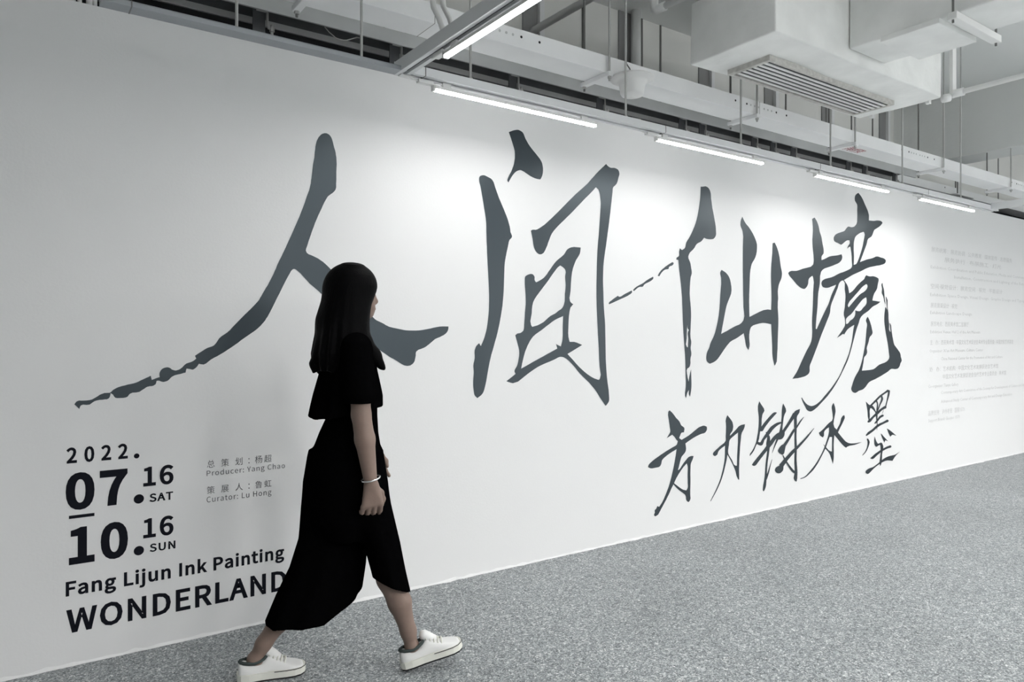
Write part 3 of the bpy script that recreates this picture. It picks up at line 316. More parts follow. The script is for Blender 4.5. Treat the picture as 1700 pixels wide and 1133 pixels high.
['6134,1482 6143,1472 6153,1462 6165,1447 6175,1431 6184,1415 6192,1401 6198,1386 6204,1371 6210,1357 6213,1344 6207,1333 6197,1323 6185,1317 6172,1310 6159,1295 6153,1278 6146,1261 6135,1243 6123,1225 6117,1207 6121,1192 6125,1177 6119,1163 6108,1150 6096,1143 6083,1137 6071,1122 6068,1104 6064,1087 6056,1063 6048,1040 6039,1017 6068,1017 6098,1017 6127,1018 6162,1019 6197,1021 6229,1025 6261,1036 6290,1049 6320,1061 6365,1070 6412,1077 6453,1089 6474,1100 6491,1113 6497,1130 6492,1150 6487,1169 6482,1197 6475,1225 6467,1253 6454,1292 6439,1332 6426,1371 6420,1396 6414,1420 6410,1445 6409,1468 6410,1491 6413,1515 6417,1533 6422,1552 6426,1570 6437,1571 6449,1559 6460,1547 6457,1562 6453,1578 6447,1608 6440,1638 6433,1668 6447,1661 6467,1635 6466,1603 6467,1571 6471,1555 6476,1539 6480,1523 6482,1504 6482,1486 6483,1467 6486,1451 6490,1435 6494,1418 6492,1395 6491,1373 6507,1356 6518,1352 6512,1379 6506,1406 6500,1432 6514,1426 6528,1409 6531,1389 6534,1370 6543,1340 6551,1310 6562,1281 6567,1266 6573,1252 6582,1238 6596,1226 6614,1214 6631,1203 6654,1186 6677,1170 6693,1152 6697,1138 6700,1124 6711,1107 6717,1092 6707,1079 6693,1067 6687,1055 6679,1043 6665,1029 6644,1019 6618,1016 6589,1016 6561,1019 6534,1020 6510,1014 6489,1004 6467,995 6432,984 6396,974 6360,963 6325,954 6290,945 6255,936 6220,929 6184,922 6153,912 6134,901 6119,889 6102,877 6081,865 6058,855 6036,851 6013,848 5990,845 5962,835 5934,829 5912,833 5892,840 5879,851 5871,863 5872,875 5879,887 5886,899 5898,921 5912,942 5928,963 5948,983 5970,1002 5990,1021 6006,1043 6020,1065 6033,1087 6048,1118 6060,1149 6071,1181 6080,1207 6088,1234 6096,1261 6102,1297 6107,1333 6112,1369 6117,1387 6122,1404 6121,1421 6112,1433 6104,1445 6107,1457 6115,1468 6123,1475'],
['6363,1776 6371,1782 6380,1787 6381,1775 6384,1763 6391,1749 6400,1736 6407,1713 6410,1690 6413,1667 6418,1644 6424,1621 6429,1598 6420,1605 6407,1624 6402,1646 6393,1666 6379,1680 6367,1693 6366,1707 6370,1721 6373,1735 6367,1749 6360,1763']],
'fang': [['3650,814 3660,806 3671,799 3680,791 3691,781 3701,771 3711,760 3723,751 3735,742 3745,732 3752,723 3757,713 3765,704 3779,696 3792,688 3795,678 3792,667 3790,656 3776,656 3765,655 3758,648 3753,639 3747,630 3742,621 3754,614 3766,607 3779,611 3791,615 3804,619 3820,625 3836,630 3851,637 3867,644 3883,652 3899,660 3914,667 3930,675 3947,681 3963,684 3979,687 3996,687 4010,683 4024,678 4026,669 4027,661 4020,648 4008,638 3995,634 3979,633 3963,631 3936,625 3909,618 3883,610 3856,600 3830,590 3804,579 3807,567 3810,555 3811,541 3808,528 3803,521 3796,514 3782,504 3769,495 3762,486 3757,475 3753,465 3748,451 3743,438 3738,424 3734,415 3730,405 3742,408 3754,416 3763,426 3773,436 3785,447 3798,457 3812,467 3823,476 3835,483 3850,487 3867,488 3877,487 3888,485 3883,475 3879,466 3873,457 3866,448 3860,438 3857,425 3856,410 3855,396 3854,365 3855,334 3855,303 3854,278 3853,254 3853,229 3854,214 3856,199 3851,186 3844,180 3835,175 3826,180 3818,185 3813,192 3810,200 3810,206 3810,213 3806,222 3800,230 3790,238 3777,246 3765,253 3752,261 3739,270 3726,279 3712,290 3699,302 3686,314 3680,306 3673,298 3662,284 3653,269 3643,255 3630,239 3618,223 3605,208 3593,194 3581,180 3568,166 3554,148 3539,131 3516,124 3506,126 3500,135 3503,142 3509,149 3507,158 3508,167 3518,171 3525,180 3531,189 3540,185 3549,182 3558,190 3567,198 3575,206 3589,223 3601,241 3613,259 3626,281 3639,304 3650,327 3661,353 3671,380 3680,407 3689,434 3696,461 3703,489 3708,508 3712,528 3716,548 3702,543 3687,538 3673,534 3649,525 3626,516 3605,506 3594,500 3583,493 3575,486 3572,476 3569,465 3564,456 3557,449 3545,445 3531,444 3516,444 3499,443 3482,443 3466,445 3455,450 3444,455 3447,463 3451,470 3461,478 3474,485 3487,492 3506,501 3526,509 3546,517 3565,525 3585,532 3605,540 3625,547 3645,553 3665,560 3685,566 3704,571 3719,579 3724,590 3729,601 3721,606 3715,611 3705,622 3696,633 3685,641 3673,649 3660,644 3646,639 3632,634 3619,628 3625,635 3632,643 3639,650 3647,659 3654,668 3655,678 3653,688 3650,699 3647,719 3643,738 3639,757 3636,770 3633,782 3634,794 3635,802 3639,809','3818,442 3822,433 3826,424 3828,406 3827,388 3826,371 3826,349 3827,328 3827,306 3828,295 3829,283 3826,272 3820,265 3813,258 3799,262 3784,266 3767,274 3750,284 3734,294 3720,303 3706,312 3692,321 3699,332 3707,343 3715,354 3726,366 3737,378 3749,389 3760,400 3772,410 3784,420 3795,427 3806,435']],
'li': [['4248,745 4261,733 4274,722 4286,711 4297,700 4305,689 4310,675 4313,660 4311,646 4307,635 4300,624 4289,616 4279,606 4277,601 4276,595 4288,601 4300,608 4315,617 4330,626 4345,635 4358,644 4373,654 4389,660 4407,664 4427,665 4447,666 4444,651 4438,637 4430,626 4420,616 4411,605 4404,587 4401,568 4398,549 4394,527 4391,504 4389,482 4385,444 4382,407 4380,369 4379,335 4380,301 4380,267 4371,268 4362,280 4353,293 4348,304 4344,316 4340,328 4329,350 4315,372 4300,394 4284,417 4266,439 4248,461 4245,450 4243,439 4240,428 4232,404 4223,380 4214,356 4205,335 4195,314 4184,293 4170,270 4154,248 4137,226 4114,200 4090,175 4066,150 4062,153 4081,176 4101,199 4120,223 4139,248 4156,273 4171,300 4182,324 4192,349 4201,374 4208,398 4214,421 4218,445 4220,472 4220,500 4221,528 4207,523 4193,518 4179,512 4167,506 4155,499 4146,490 4142,481 4137,472 4125,467 4112,463 4100,468 4091,473 4089,480 4091,487 4098,494 4108,499 4125,509 4144,518 4162,528 4186,538 4211,548 4227,561 4230,572 4229,584 4229,596 4231,619 4232,641 4233,663 4231,684 4228,705 4233,724 4240,735','4367,611 4367,587 4367,564 4367,540 4364,512 4361,484 4358,456 4356,428 4356,400 4355,372 4345,372 4336,374 4320,384 4310,400 4300,417 4284,434 4268,452 4257,470 4255,489 4259,508 4264,526 4266,540 4268,553 4274,565 4286,574 4302,582 4318,589 4334,597 4350,604']],
'jun': [['4616,827 4627,814 4638,802 4656,785 4673,768 4679,751 4669,740 4657,728 4652,717 4650,707 4647,696 4645,678 4645,659 4643,641 4638,626 4632,611 4626,596 4620,571 4614,547 4603,525 4595,516 4586,507 4577,498 4568,485 4559,472 4549,460 4535,448 4519,437 4503,427 4501,431 4506,444 4521,455 4535,467 4548,481 4559,495 4570,510 4579,528 4585,547 4591,566 4598,589 4603,612 4607,635 4609,660 4610,685 4610,710 4605,738 4600,765 4600,792 4605,804 4611,816'],
['4826,730 4820,731 4811,732 4799,732 4784,728 4777,725 4770,721 4762,717 4755,712 4747,708 4739,703 4731,698 4723,693 4716,688 4708,683 4701,678 4693,673 4686,668 4678,663 4671,658 4665,653 4658,648 4651,643 4644,638 4638,633 4632,629 4627,625 4618,619 4621,610 4627,600 4644,599 4658,600 4664,606 4669,611 4674,615 4679,621 4685,626 4691,631 4697,636 4703,641 4710,645 4717,651 4724,656 4731,661 4738,666 4745,671 4753,676 4760,681 4767,685 4775,690 4783,695 4790,699 4797,704 4808,710 4814,714 4820,718 4825,720 4829,723 4832,727'],
['4586,509 4594,506 4607,500 4616,497 4625,494 4637,493 4648,494 4656,497 4662,503 4668,513 4672,522 4678,531 4685,536 4693,541 4701,546 4710,551 4719,557 4729,562 4737,567 4746,573 4752,578 4759,583 4765,587 4770,592 4781,600 4792,606 4804,613 4817,619 4831,625 4844,630 4856,634 4868,637 4880,640 4888,642 4892,649 4881,654 4872,654 4859,653 4843,652 4827,649 4811,645 4803,643 4794,640 4786,637 4777,634 4769,631 4761,627 4754,623 4747,619 4741,614 4735,610 4729,605 4724,601 4717,596 4711,591 4704,586 4698,580 4690,573 4682,567 4674,561 4667,554 4661,549 4654,543 4648,538 4643,533 4635,524 4629,518 4628,519 4628,518 4618,519 4606,523 4596,525 4581,520'],
['4694,585 4698,578 4704,569 4709,559 4711,549 4710,539 4709,533 4707,528 4705,521 4703,514 4701,507 4700,500 4701,492 4702,485 4704,478 4706,471 4707,464 4709,457 4710,448 4710,440 4709,430 4707,421 4705,410 4702,399 4699,388 4697,376 4695,365 4693,354 4691,343 4690,332 4688,321 4687,309 4686,298 4685,288 4684,277 4683,267 4681,257 4678,247 4676,237 4673,227 4670,218 4668,209 4665,202 4663,194 4662,188 4661,182 4660,173 4659,165 4659,159 4659,156 4660,154 4661,153 4661,152 4663,149 4668,148 4669,148 4672,148 4676,150 4679,154 4684,159 4688,166 4693,175 4696,181 4698,187 4700,195 4700,203 4702,212 4703,222 4704,232 4705,242 4706,253 4707,263 4708,274 4709,284 4710,295 4711,306 4712,317 4713,328 4715,339 4716,350 4719,361 4721,372 4724,383 4727,395 4730,405 4733,416 4735,426 4737,436 4739,445 4741,453 4742,461 4743,468 4744,475 4745,482 4746,488 4748,495 4748,501 4748,508 4748,515 4748,522 4749,529 4748,536 4748,543 4745,550 4742,557 4736,563 4731,569 4725,575 4713,583 4705,589 4697,590'],
['4770,378 4765,370 4761,364 4758,358 4754,351 4750,344 4746,338 4742,331 4739,325 4735,319 4732,313 4728,306 4725,300 4722,294 4718,288 4714,282 4710,276 4706,270 4701,264 4697,258 4692,253 4688,248 4682,240 4691,230 4708,231 4712,239 4716,245 4719,251 4723,257 4726,264 4730,270 4733,277 4736,283 4738,289 4741,296 4743,302 4746,309 4748,316 4751,322 4753,328 4756,335 4759,342 4762,349 4765,356 4767,362 4770,368 4773,377 4772,378'],
['4537,354 4540,352 4548,350 4560,349 4574,352 4585,359 4591,363 4596,368 4602,372 4608,377 4615,382 4622,387 4630,393 4638,399 4648,405 4658,412 4667,419 4677,426 4687,432 4696,439 4705,445 4715,451 4724,456 4733,462 4741,468 4750,473 4759,479 4767,485 4775,490 4782,496 4789,502 4797,508 4803,514 4810,519 4816,523 4822,527 4835,533 4849,537 4861,540 4871,543 4874,552 4873,564 4855,570 4839,572 4831,568 4819,563 4812,560 4805,556 4797,552 4790,548 4782,543 4774,538 4767,533 4759,528 4752,522 4744,517 4736,511 4728,506 4721,500 4713,494 4706,488 4698,482 4690,476 4682,470 4673,463 4665,457 4655,451 4646,444 4636,438 4626,431 4616,424 4606,418 4597,412 4588,406 4581,401 4574,396 4567,392 4561,387 4551,380 4543,375 4541,372 4540,370 4538,369 4534,367 4527,360'],
['4825,560 4848,571 4871,582 4895,593 4912,587 4927,579 4932,567 4930,553 4923,540 4911,529 4895,521 4871,519 4845,520 4839,533 4832,546'],
['4912,794 4929,773 4946,751 4950,731 4940,719 4930,708 4919,687 4914,665 4910,643 4906,622 4903,600 4900,578 4880,577 4860,575 4867,590 4874,606 4880,621 4886,645 4889,668 4893,692 4894,716 4895,740 4900,764 4905,779'],
['4826,533 4822,524 4819,517 4815,510 4811,503 4807,495 4803,488 4799,480 4795,473 4791,466 4787,458 4783,450 4779,443 4775,435 4770,425 4771,424 4773,425 4781,434 4786,440 4791,447 4796,455 4802,462 4807,469 4813,476 4818,483 4824,490 4830,497 4835,504 4841,510 4846,516 4854,525 4845,535'],
['5062,724 5081,731 5106,735 5131,739 5128,725 5124,711 5114,702 5102,693 5093,683 5089,669 5087,656 5072,665 5056,674 5041,683 5046,698 5051,712'],
['5040,712 5034,707 5029,701 5022,692 5014,684 5005,675 4996,666 4988,658 4980,650 4972,643 4965,637 4957,630 4949,624 4942,618 4934,612 4927,606 4920,600 4913,595 4905,590 4898,584 4891,579 4884,574 4878,570 4869,563 4870,556 4875,548 4889,547 4901,547 4909,554 4915,559 4921,563 4928,569 4935,575 4942,581 4949,586 4956,592 4963,598 4971,604 4979,610 4986,617 4994,623 5002,630 5010,637 5020,644 5030,652 5040,660 5051,668 5060,676 5070,683 5078,688 5084,694 5080,703 5072,713 5055,714'],
['5046,694 5048,684 5049,677 5050,670 5051,661 5052,653 5053,643 5054,633 5055,622 5055,610 5056,597 5057,583 5057,570 5058,556 5058,543 5059,529 5059,518 5059,506 5060,494 5060,483 5060,472 5061,460 5061,449 5061,438 5060,427 5060,415 5059,404 5059,393 5058,381 5058,370 5058,358 5058,347 5058,335 5058,323 5059,310 5060,298 5060,287 5061,275 5061,265 5061,255 5060,247 5059,239 5057,232 5055,226 5053,219 5051,213 5049,207 5049,201 5055,190 5063,182 5070,177 5077,174 5084,172 5088,175 5090,180 5091,185 5092,190 5095,197 5095,206 5095,212 5096,218 5097,226 5097,233 5098,242 5097,251 5097,262 5095,272 5094,284 5092,296 5090,308 5089,321 5087,332 5086,344 5086,356 5087,367 5087,378 5088,390 5088,401 5089,412 5089,424 5090,435 5089,447 5089,458 5088,470 5087,481 5087,492 5086,504 5085,516 5085,528 5085,541 5086,553 5087,567 5088,581 5088,594 5089,608 5090,619 5090,631 5090,641 5090,651 5089,660 5089,669 5088,676 5088,683 5087,693 5078,699 5066,703 5054,699'],
['5182,673 5173,669 5161,663 5154,659 5147,655 5139,651 5132,647 5124,641 5117,635 5110,629 5102,622 5094,616 5087,609 5081,604 5074,599 5064,593 5056,590 5046,586 5034,579 5027,573 5020,567 5012,560 5004,552 4996,545 4988,537 4980,530 4972,523 4964,516 4955,510 4946,503 4936,496 4928,490 4920,484 4908,476 4910,469 4916,461 4929,459 4941,460 4951,469 4958,475 4966,482 4974,489 4982,497 4990,504 4998,511 5006,519 5014,526 5022,534 5030,541 5037,549 5045,556 5052,562 5058,567 5067,574 5073,579 5081,583 5091,591 5097,596 5104,602 5111,608 5119,615 5126,621 5134,628 5140,634 5147,639 5153,644 5158,649 5169,659 5179,666 5185,672 5184,673'],
['4845,433 4848,442 4855,450 4868,462 4884,473 4905,479 4924,479 4945,478 4942,466 4940,455 4935,440 4930,426 4926,415 4920,405 4910,402 4900,399 4878,408 4860,417 4851,425'],
['5322,574 5312,570 5304,564 5292,557 5280,550 5266,543 5253,535 5239,528 5226,520 5215,514 5203,507 5191,501 5179,494 5166,488 5154,481 5142,475 5129,469 5116,462 5102,456 5088,450 5074,444 5061,438 5047,432 5034,426 5021,420 5010,414 4998,408 4988,402 4977,396 4967,390 4957,385 4947,379 4937,373 4926,367 4916,361 4905,355 4894,348 4884,342 4875,337 4867,333 4861,329 4863,318 4870,306 4891,303 4908,303 4914,307 4919,312 4927,318 4935,325 4945,332 4954,339 4963,346 4972,353 4981,359 4991,364 5000,370 5009,376 5019,382 5029,388 5040,394 5051,400 5062,407 5074,413 5086,420 5099,427 5112,434 5125,441 5138,448 5150,455 5162,462 5174,469 5186,476 5197,483 5209,490 5220,497 5232,504 5243,511 5254,519 5266,528 5278,536 5289,545 5300,553 5310,561 5319,566 5324,573 5324,574'],
['4816,308 4833,315 4855,319 4874,320 4894,319 4915,319 4914,304 4913,290 4907,278 4895,270 4881,264 4865,261 4847,264 4830,269 4816,278 4808,288 4809,299'],
['4903,396 4906,389 4912,380 4918,369 4922,363 4927,357 4932,351 4937,344 4943,337 4949,330 4956,323 4962,316 4968,309 4975,302 4981,296 4987,290 4994,283 5000,277 5006,271 5013,266 5025,256 5038,248 5050,243 5060,239 5066,237 5083,241 5078,253 5072,255 5064,258 5056,261 5047,266 5036,274 5029,280 5023,285 5016,291 5009,297 5002,303 4995,309 4989,315 4982,322 4975,328 4968,335 4961,342 4954,349 4948,355 4942,361 4937,366 4932,372 4923,382 4916,391 4910,397 4905,398']],
'shui': [['5605,763 5614,750 5622,736 5629,720 5633,704 5634,687 5631,676 5626,664 5622,653 5611,621 5603,589 5617,560 5633,549 5651,538 5667,553 5683,568 5698,583 5709,605 5718,628 5739,645 5750,649 5762,652 5772,640 5772,626 5762,612 5751,599 5736,582 5720,566 5704,550 5693,538 5682,526 5671,514 5689,499 5708,485 5727,470 5756,449 5786,429 5822,414 5852,408 5885,404 5918,402 5958,401 5999,402 6039,402 6003,397 5967,392 5931,388 5889,387 5847,387 5810,382 5801,379 5792,375 5777,382 5762,389 5733,408 5706,428 5680,448 5659,464 5638,480 5617,495 5614,479 5611,464 5609,448 5607,418 5608,388 5609,358 5608,336 5608,315 5605,294 5602,281 5598,269 5595,257 5587,273 5579,288 5571,303 5563,319 5554,336 5542,351 5526,366 5506,380 5486,394 5468,375 5449,355 5430,336 5403,308 5374,281 5342,257 5316,239 5287,224 5256,210 5236,201 5215,194 5192,189 5166,187 5139,185 5139,192 5166,194 5192,198 5219,207 5243,220 5267,233 5301,254 5334,275 5364,298 5396,326 5426,354 5453,385 5471,408 5488,432 5503,456 5517,480 5529,505 5537,530 5537,542 5537,554 5537,565 5519,560 5501,554 5486,547 5474,539 5466,529 5466,517 5466,504 5459,496 5450,489 5428,498 5408,508 5399,520 5392,532 5412,539 5433,547 5453,556 5482,571 5511,588 5542,603 5563,610 5582,617 5594,635 5592,657 5588,681 5583,700 5577,720 5580,739 5591,751','5548,485 5565,483 5582,482 5582,463 5582,443 5582,424 5582,404 5581,384 5580,363 5567,366 5554,369 5532,379 5513,393 5495,406 5505,421 5514,436 5525,452 5537,469'],
['5458,431 5464,424 5472,413 5480,403 5485,395 5495,394 5499,398 5491,405 5480,415 5470,425 5462,432 5459,432']],
'mo': [['6102,748 6121,737 6140,725 6159,716 6176,706 6179,693 6171,678 6165,662 6166,647 6168,631 6168,615 6166,601 6162,588 6159,575 6152,582 6146,589 6134,616 6131,644 6127,671 6119,697 6111,723'],
['6187,701 6201,707 6212,711 6222,716 6233,721 6245,726 6256,731 6266,736 6276,741 6286,746 6296,751 6306,756 6315,760 6325,765 6334,769 6344,773 6363,781 6383,788 6403,795 6422,801 6440,806 6458,811 6473,816 6484,819 6486,831 6463,836 6453,832 6439,826 6422,820 6405,814 6386,808 6365,802 6355,798 6344,795 6334,791 6323,787 6313,782 6303,778 6293,773 6283,768 6273,763 6264,758 6254,754 6244,749 6234,744 6224,739 6213,733 6202,728 6192,723 6182,718 6169,711 6171,702'],
['6474,827 6472,820 6470,809 6468,798 6464,786 6460,773 6458,766 6455,759 6452,751 6449,744 6447,737 6444,731 6438,719 6432,707 6427,697 6423,690 6431,684 6444,687 6447,694 6451,704 6457,715 6462,727 6466,734 6471,740 6475,747 6480,754 6484,761 6489,768 6492,775 6496,781 6501,794 6504,806 6507,816 6508,823 6493,832'],
['6346,780 6348,775 6352,769 6354,763 6352,757 6349,747 6341,736 6337,729 6332,723 6328,717 6324,710 6319,704 6315,697 6311,691 6306,684 6299,672 6293,663 6299,658 6308,660 6315,668 6324,680 6329,686 6334,693 6338,699 6343,705 6349,711 6355,716 6362,722 6368,728 6374,734 6380,740 6389,752 6389,763 6383,773 6378,780 6374,784 6356,788'],
['6263,743 6268,738 6274,732 6280,725 6284,717 6283,706 6282,699 6281,692 6279,685 6278,678 6276,671 6275,663 6274,657 6273,650 6272,644 6271,637 6270,630 6269,623 6268,616 6268,609 6269,600 6271,592 6273,582 6275,573 6277,564 6278,555 6280,547 6281,539 6282,532 6282,524 6282,517 6282,509 6282,497 6282,488 6284,487 6286,487 6288,496 6290,508 6292,516 6293,523 6294,531 6294,538 6295,547 6295,555 6295,564 6294,573 6294,582 6294,591 6294,599 6294,607 6295,614 6295,621 6296,628 6297,635 6299,648 6300,654 6301,661 6302,668 6302,675 6303,683 6304,690 6305,697 6306,704 6305,717 6301,727 6296,736 6290,743 6286,748 6270,750'],
['6154,683 6163,684 6174,685 6183,686 6190,685 6202,680 6218,671 6234,661 6248,652 6256,644 6262,636 6267,630 6271,626 6286,624 6292,631 6287,635 6281,641 6273,648 6263,656 6255,667 6250,673 6244,679 6239,686 6232,692 6225,698 6217,703 6196,711 6175,714 6160,716 6151,717 6139,709 6127,701 6140,692'],
['6418,693 6407,690 6389,686 6369,680 6349,673 6338,670 6328,666 6317,662 6307,657 6297,653 6286,648 6277,645 6267,641 6251,633 6235,626 6219,619 6205,612 6189,605 6174,598 6160,592 6149,588 6144,584 6139,581 6134,579 6130,576 6128,567 6144,563 6150,562 6158,563 6169,565 6181,568 6192,575 6204,582 6216,590 6228,598 6243,604 6260,610 6277,616 6295,623 6305,627 6314,631 6324,636 6334,641 6343,645 6353,649 6371,657 6390,661 6409,665 6427,668 6440,670 6445,677 6446,685 6432,691'],
['6378,619 6369,617 6354,614 6338,610 6322,605 6310,598 6301,591 6292,584 6283,578 6272,571 6260,564 6249,557 6242,552 6244,546 6256,545 6265,548 6278,554 6292,561 6306,567 6317,574 6327,580 6336,586 6345,590 6356,593 6370,596 6384,599 6394,600 6400,612'],
['6456,569 6446,566 6430,562 6411,558 6392,554 6371,550 6359,548 6347,547 6334,545 6322,542 6309,540 6296,536 6284,532 6272,528 6260,523 6248,518 6237,514 6226,509 6216,505 6205,501 6186,495 6167,490 6149,485 6133,480 6122,473 6112,467 6106,461 6102,457 6103,451 6115,450 6123,452 6133,455 6146,458 6159,461 6173,466 6189,471 6208,477 6218,481 6228,484 6239,488 6250,493 6262,497 6273,502 6285,506 6296,511 6307,514 6318,518 6329,521 6340,523 6351,526 6363,528 6386,532 6407,536 6428,540 6448,543 6465,545 6477,547 6482,553 6483,561 6470,566'],
['6391,657 6387,651 6381,642 6375,633 6371,627 6373,625 6376,626 6380,632 6386,641 6392,649 6396,656 6394,657'],
['6117,420 6120,414 6125,408 6128,401 6128,394 6129,385 6127,373 6123,361 6118,350 6111,340 6102,330 6093,321 6083,313 6073,306 6061,299 6050,293 6043,289 6044,287 6048,286 6057,289 6069,294 6083,300 6096,307 6107,315 6118,324 6128,334 6137,345 6146,356 6150,362 6154,368 6157,374 6160,380 6164,392 6159,403 6151,412 6143,419 6137,424 6123,426'],
['6245,436 6254,420 6263,404 6275,389 6293,372 6314,355 6298,348 6281,341 6262,346 6246,358 6241,375 6240,392 6240,407 6242,421'],
['6353,453 6369,442 6384,431 6400,420 6424,405 6449,389 6473,374 6450,380 6426,387 6418,377 6410,367 6395,384 6380,401 6369,416 6360,430 6356,442'],
['6453,489 6480,479 6507,468 6546,449 6583,430 6620,410 6592,417 6565,424 6541,425 6527,419 6514,411 6502,424 6491,436 6480,449 6471,462 6462,476'],
['6329,363 6332,358 6337,351 6341,343 6343,334 6345,322 6346,315 6345,307 6345,299 6345,291 6345,282 6344,274 6343,265 6341,256 6339,247 6337,238 6335,230 6333,221 6331,214 6330,206 6331,194 6332,185 6333,177 6335,171 6340,168 6345,169 6349,174 6354,181 6359,190 6364,201 6365,209 6365,216 6366,225 6367,234 6368,243 6369,253 6369,261 6371,270 6373,278 6376,286 6379,294 6382,302 6385,310 6388,318 6390,325 6390,332 6385,345 6377,356 6370,364 6365,369 6340,374'],
['6507,335 6495,333 6476,331 6455,329 6432,325 6421,323 6409,321 6397,319 6385,316 6373,314 6360,311 6349,308 6337,305 6326,303 6315,300 6304,297 6294,294 6274,288 6255,283 6238,277 6222,270 6208,265 6198,262 6194,259 6189,257 6183,256 6178,254 6174,251 6178,248 6183,246 6192,243 6205,240 6222,241 6236,245 6251,251 6266,258 6282,264 6298,270 6317,276 6336,283 6356,289 6367,291 6378,294 6390,297 6402,299 6414,301 6426,304 6447,307 6468,310 6489,311 6507,312 6521,313 6527,318 6531,325 6519,331'],
['6275,343 6284,345 6296,347 6309,350 6320,352 6329,353 6339,353 6348,353 6355,353 6365,360 6351,368 6345,368 6334,369 6321,369 6308,368 6294,365 6281,361 6269,357 6262,354 6261,346'],
['6684,263 6661,255 6638,246 6617,237 6603,230 6589,222 6575,212 6561,202 6548,191 6516,196 6484,201 6453,204 6416,202 6381,197 6347,190 6315,183 6284,174 6255,165 6229,155 6203,144 6178,132 6166,127 6153,122 6140,119 6127,118 6113,124 6102,130 6096,141 6109,153 6134,161 6159,165 6188,167 6217,169 6248,176 6278,185 6307,194 6338,205 6368,217 6400,226 6434,233 6470,238 6507,240 6541,241 6575,241 6613,246 6648,255']],
}
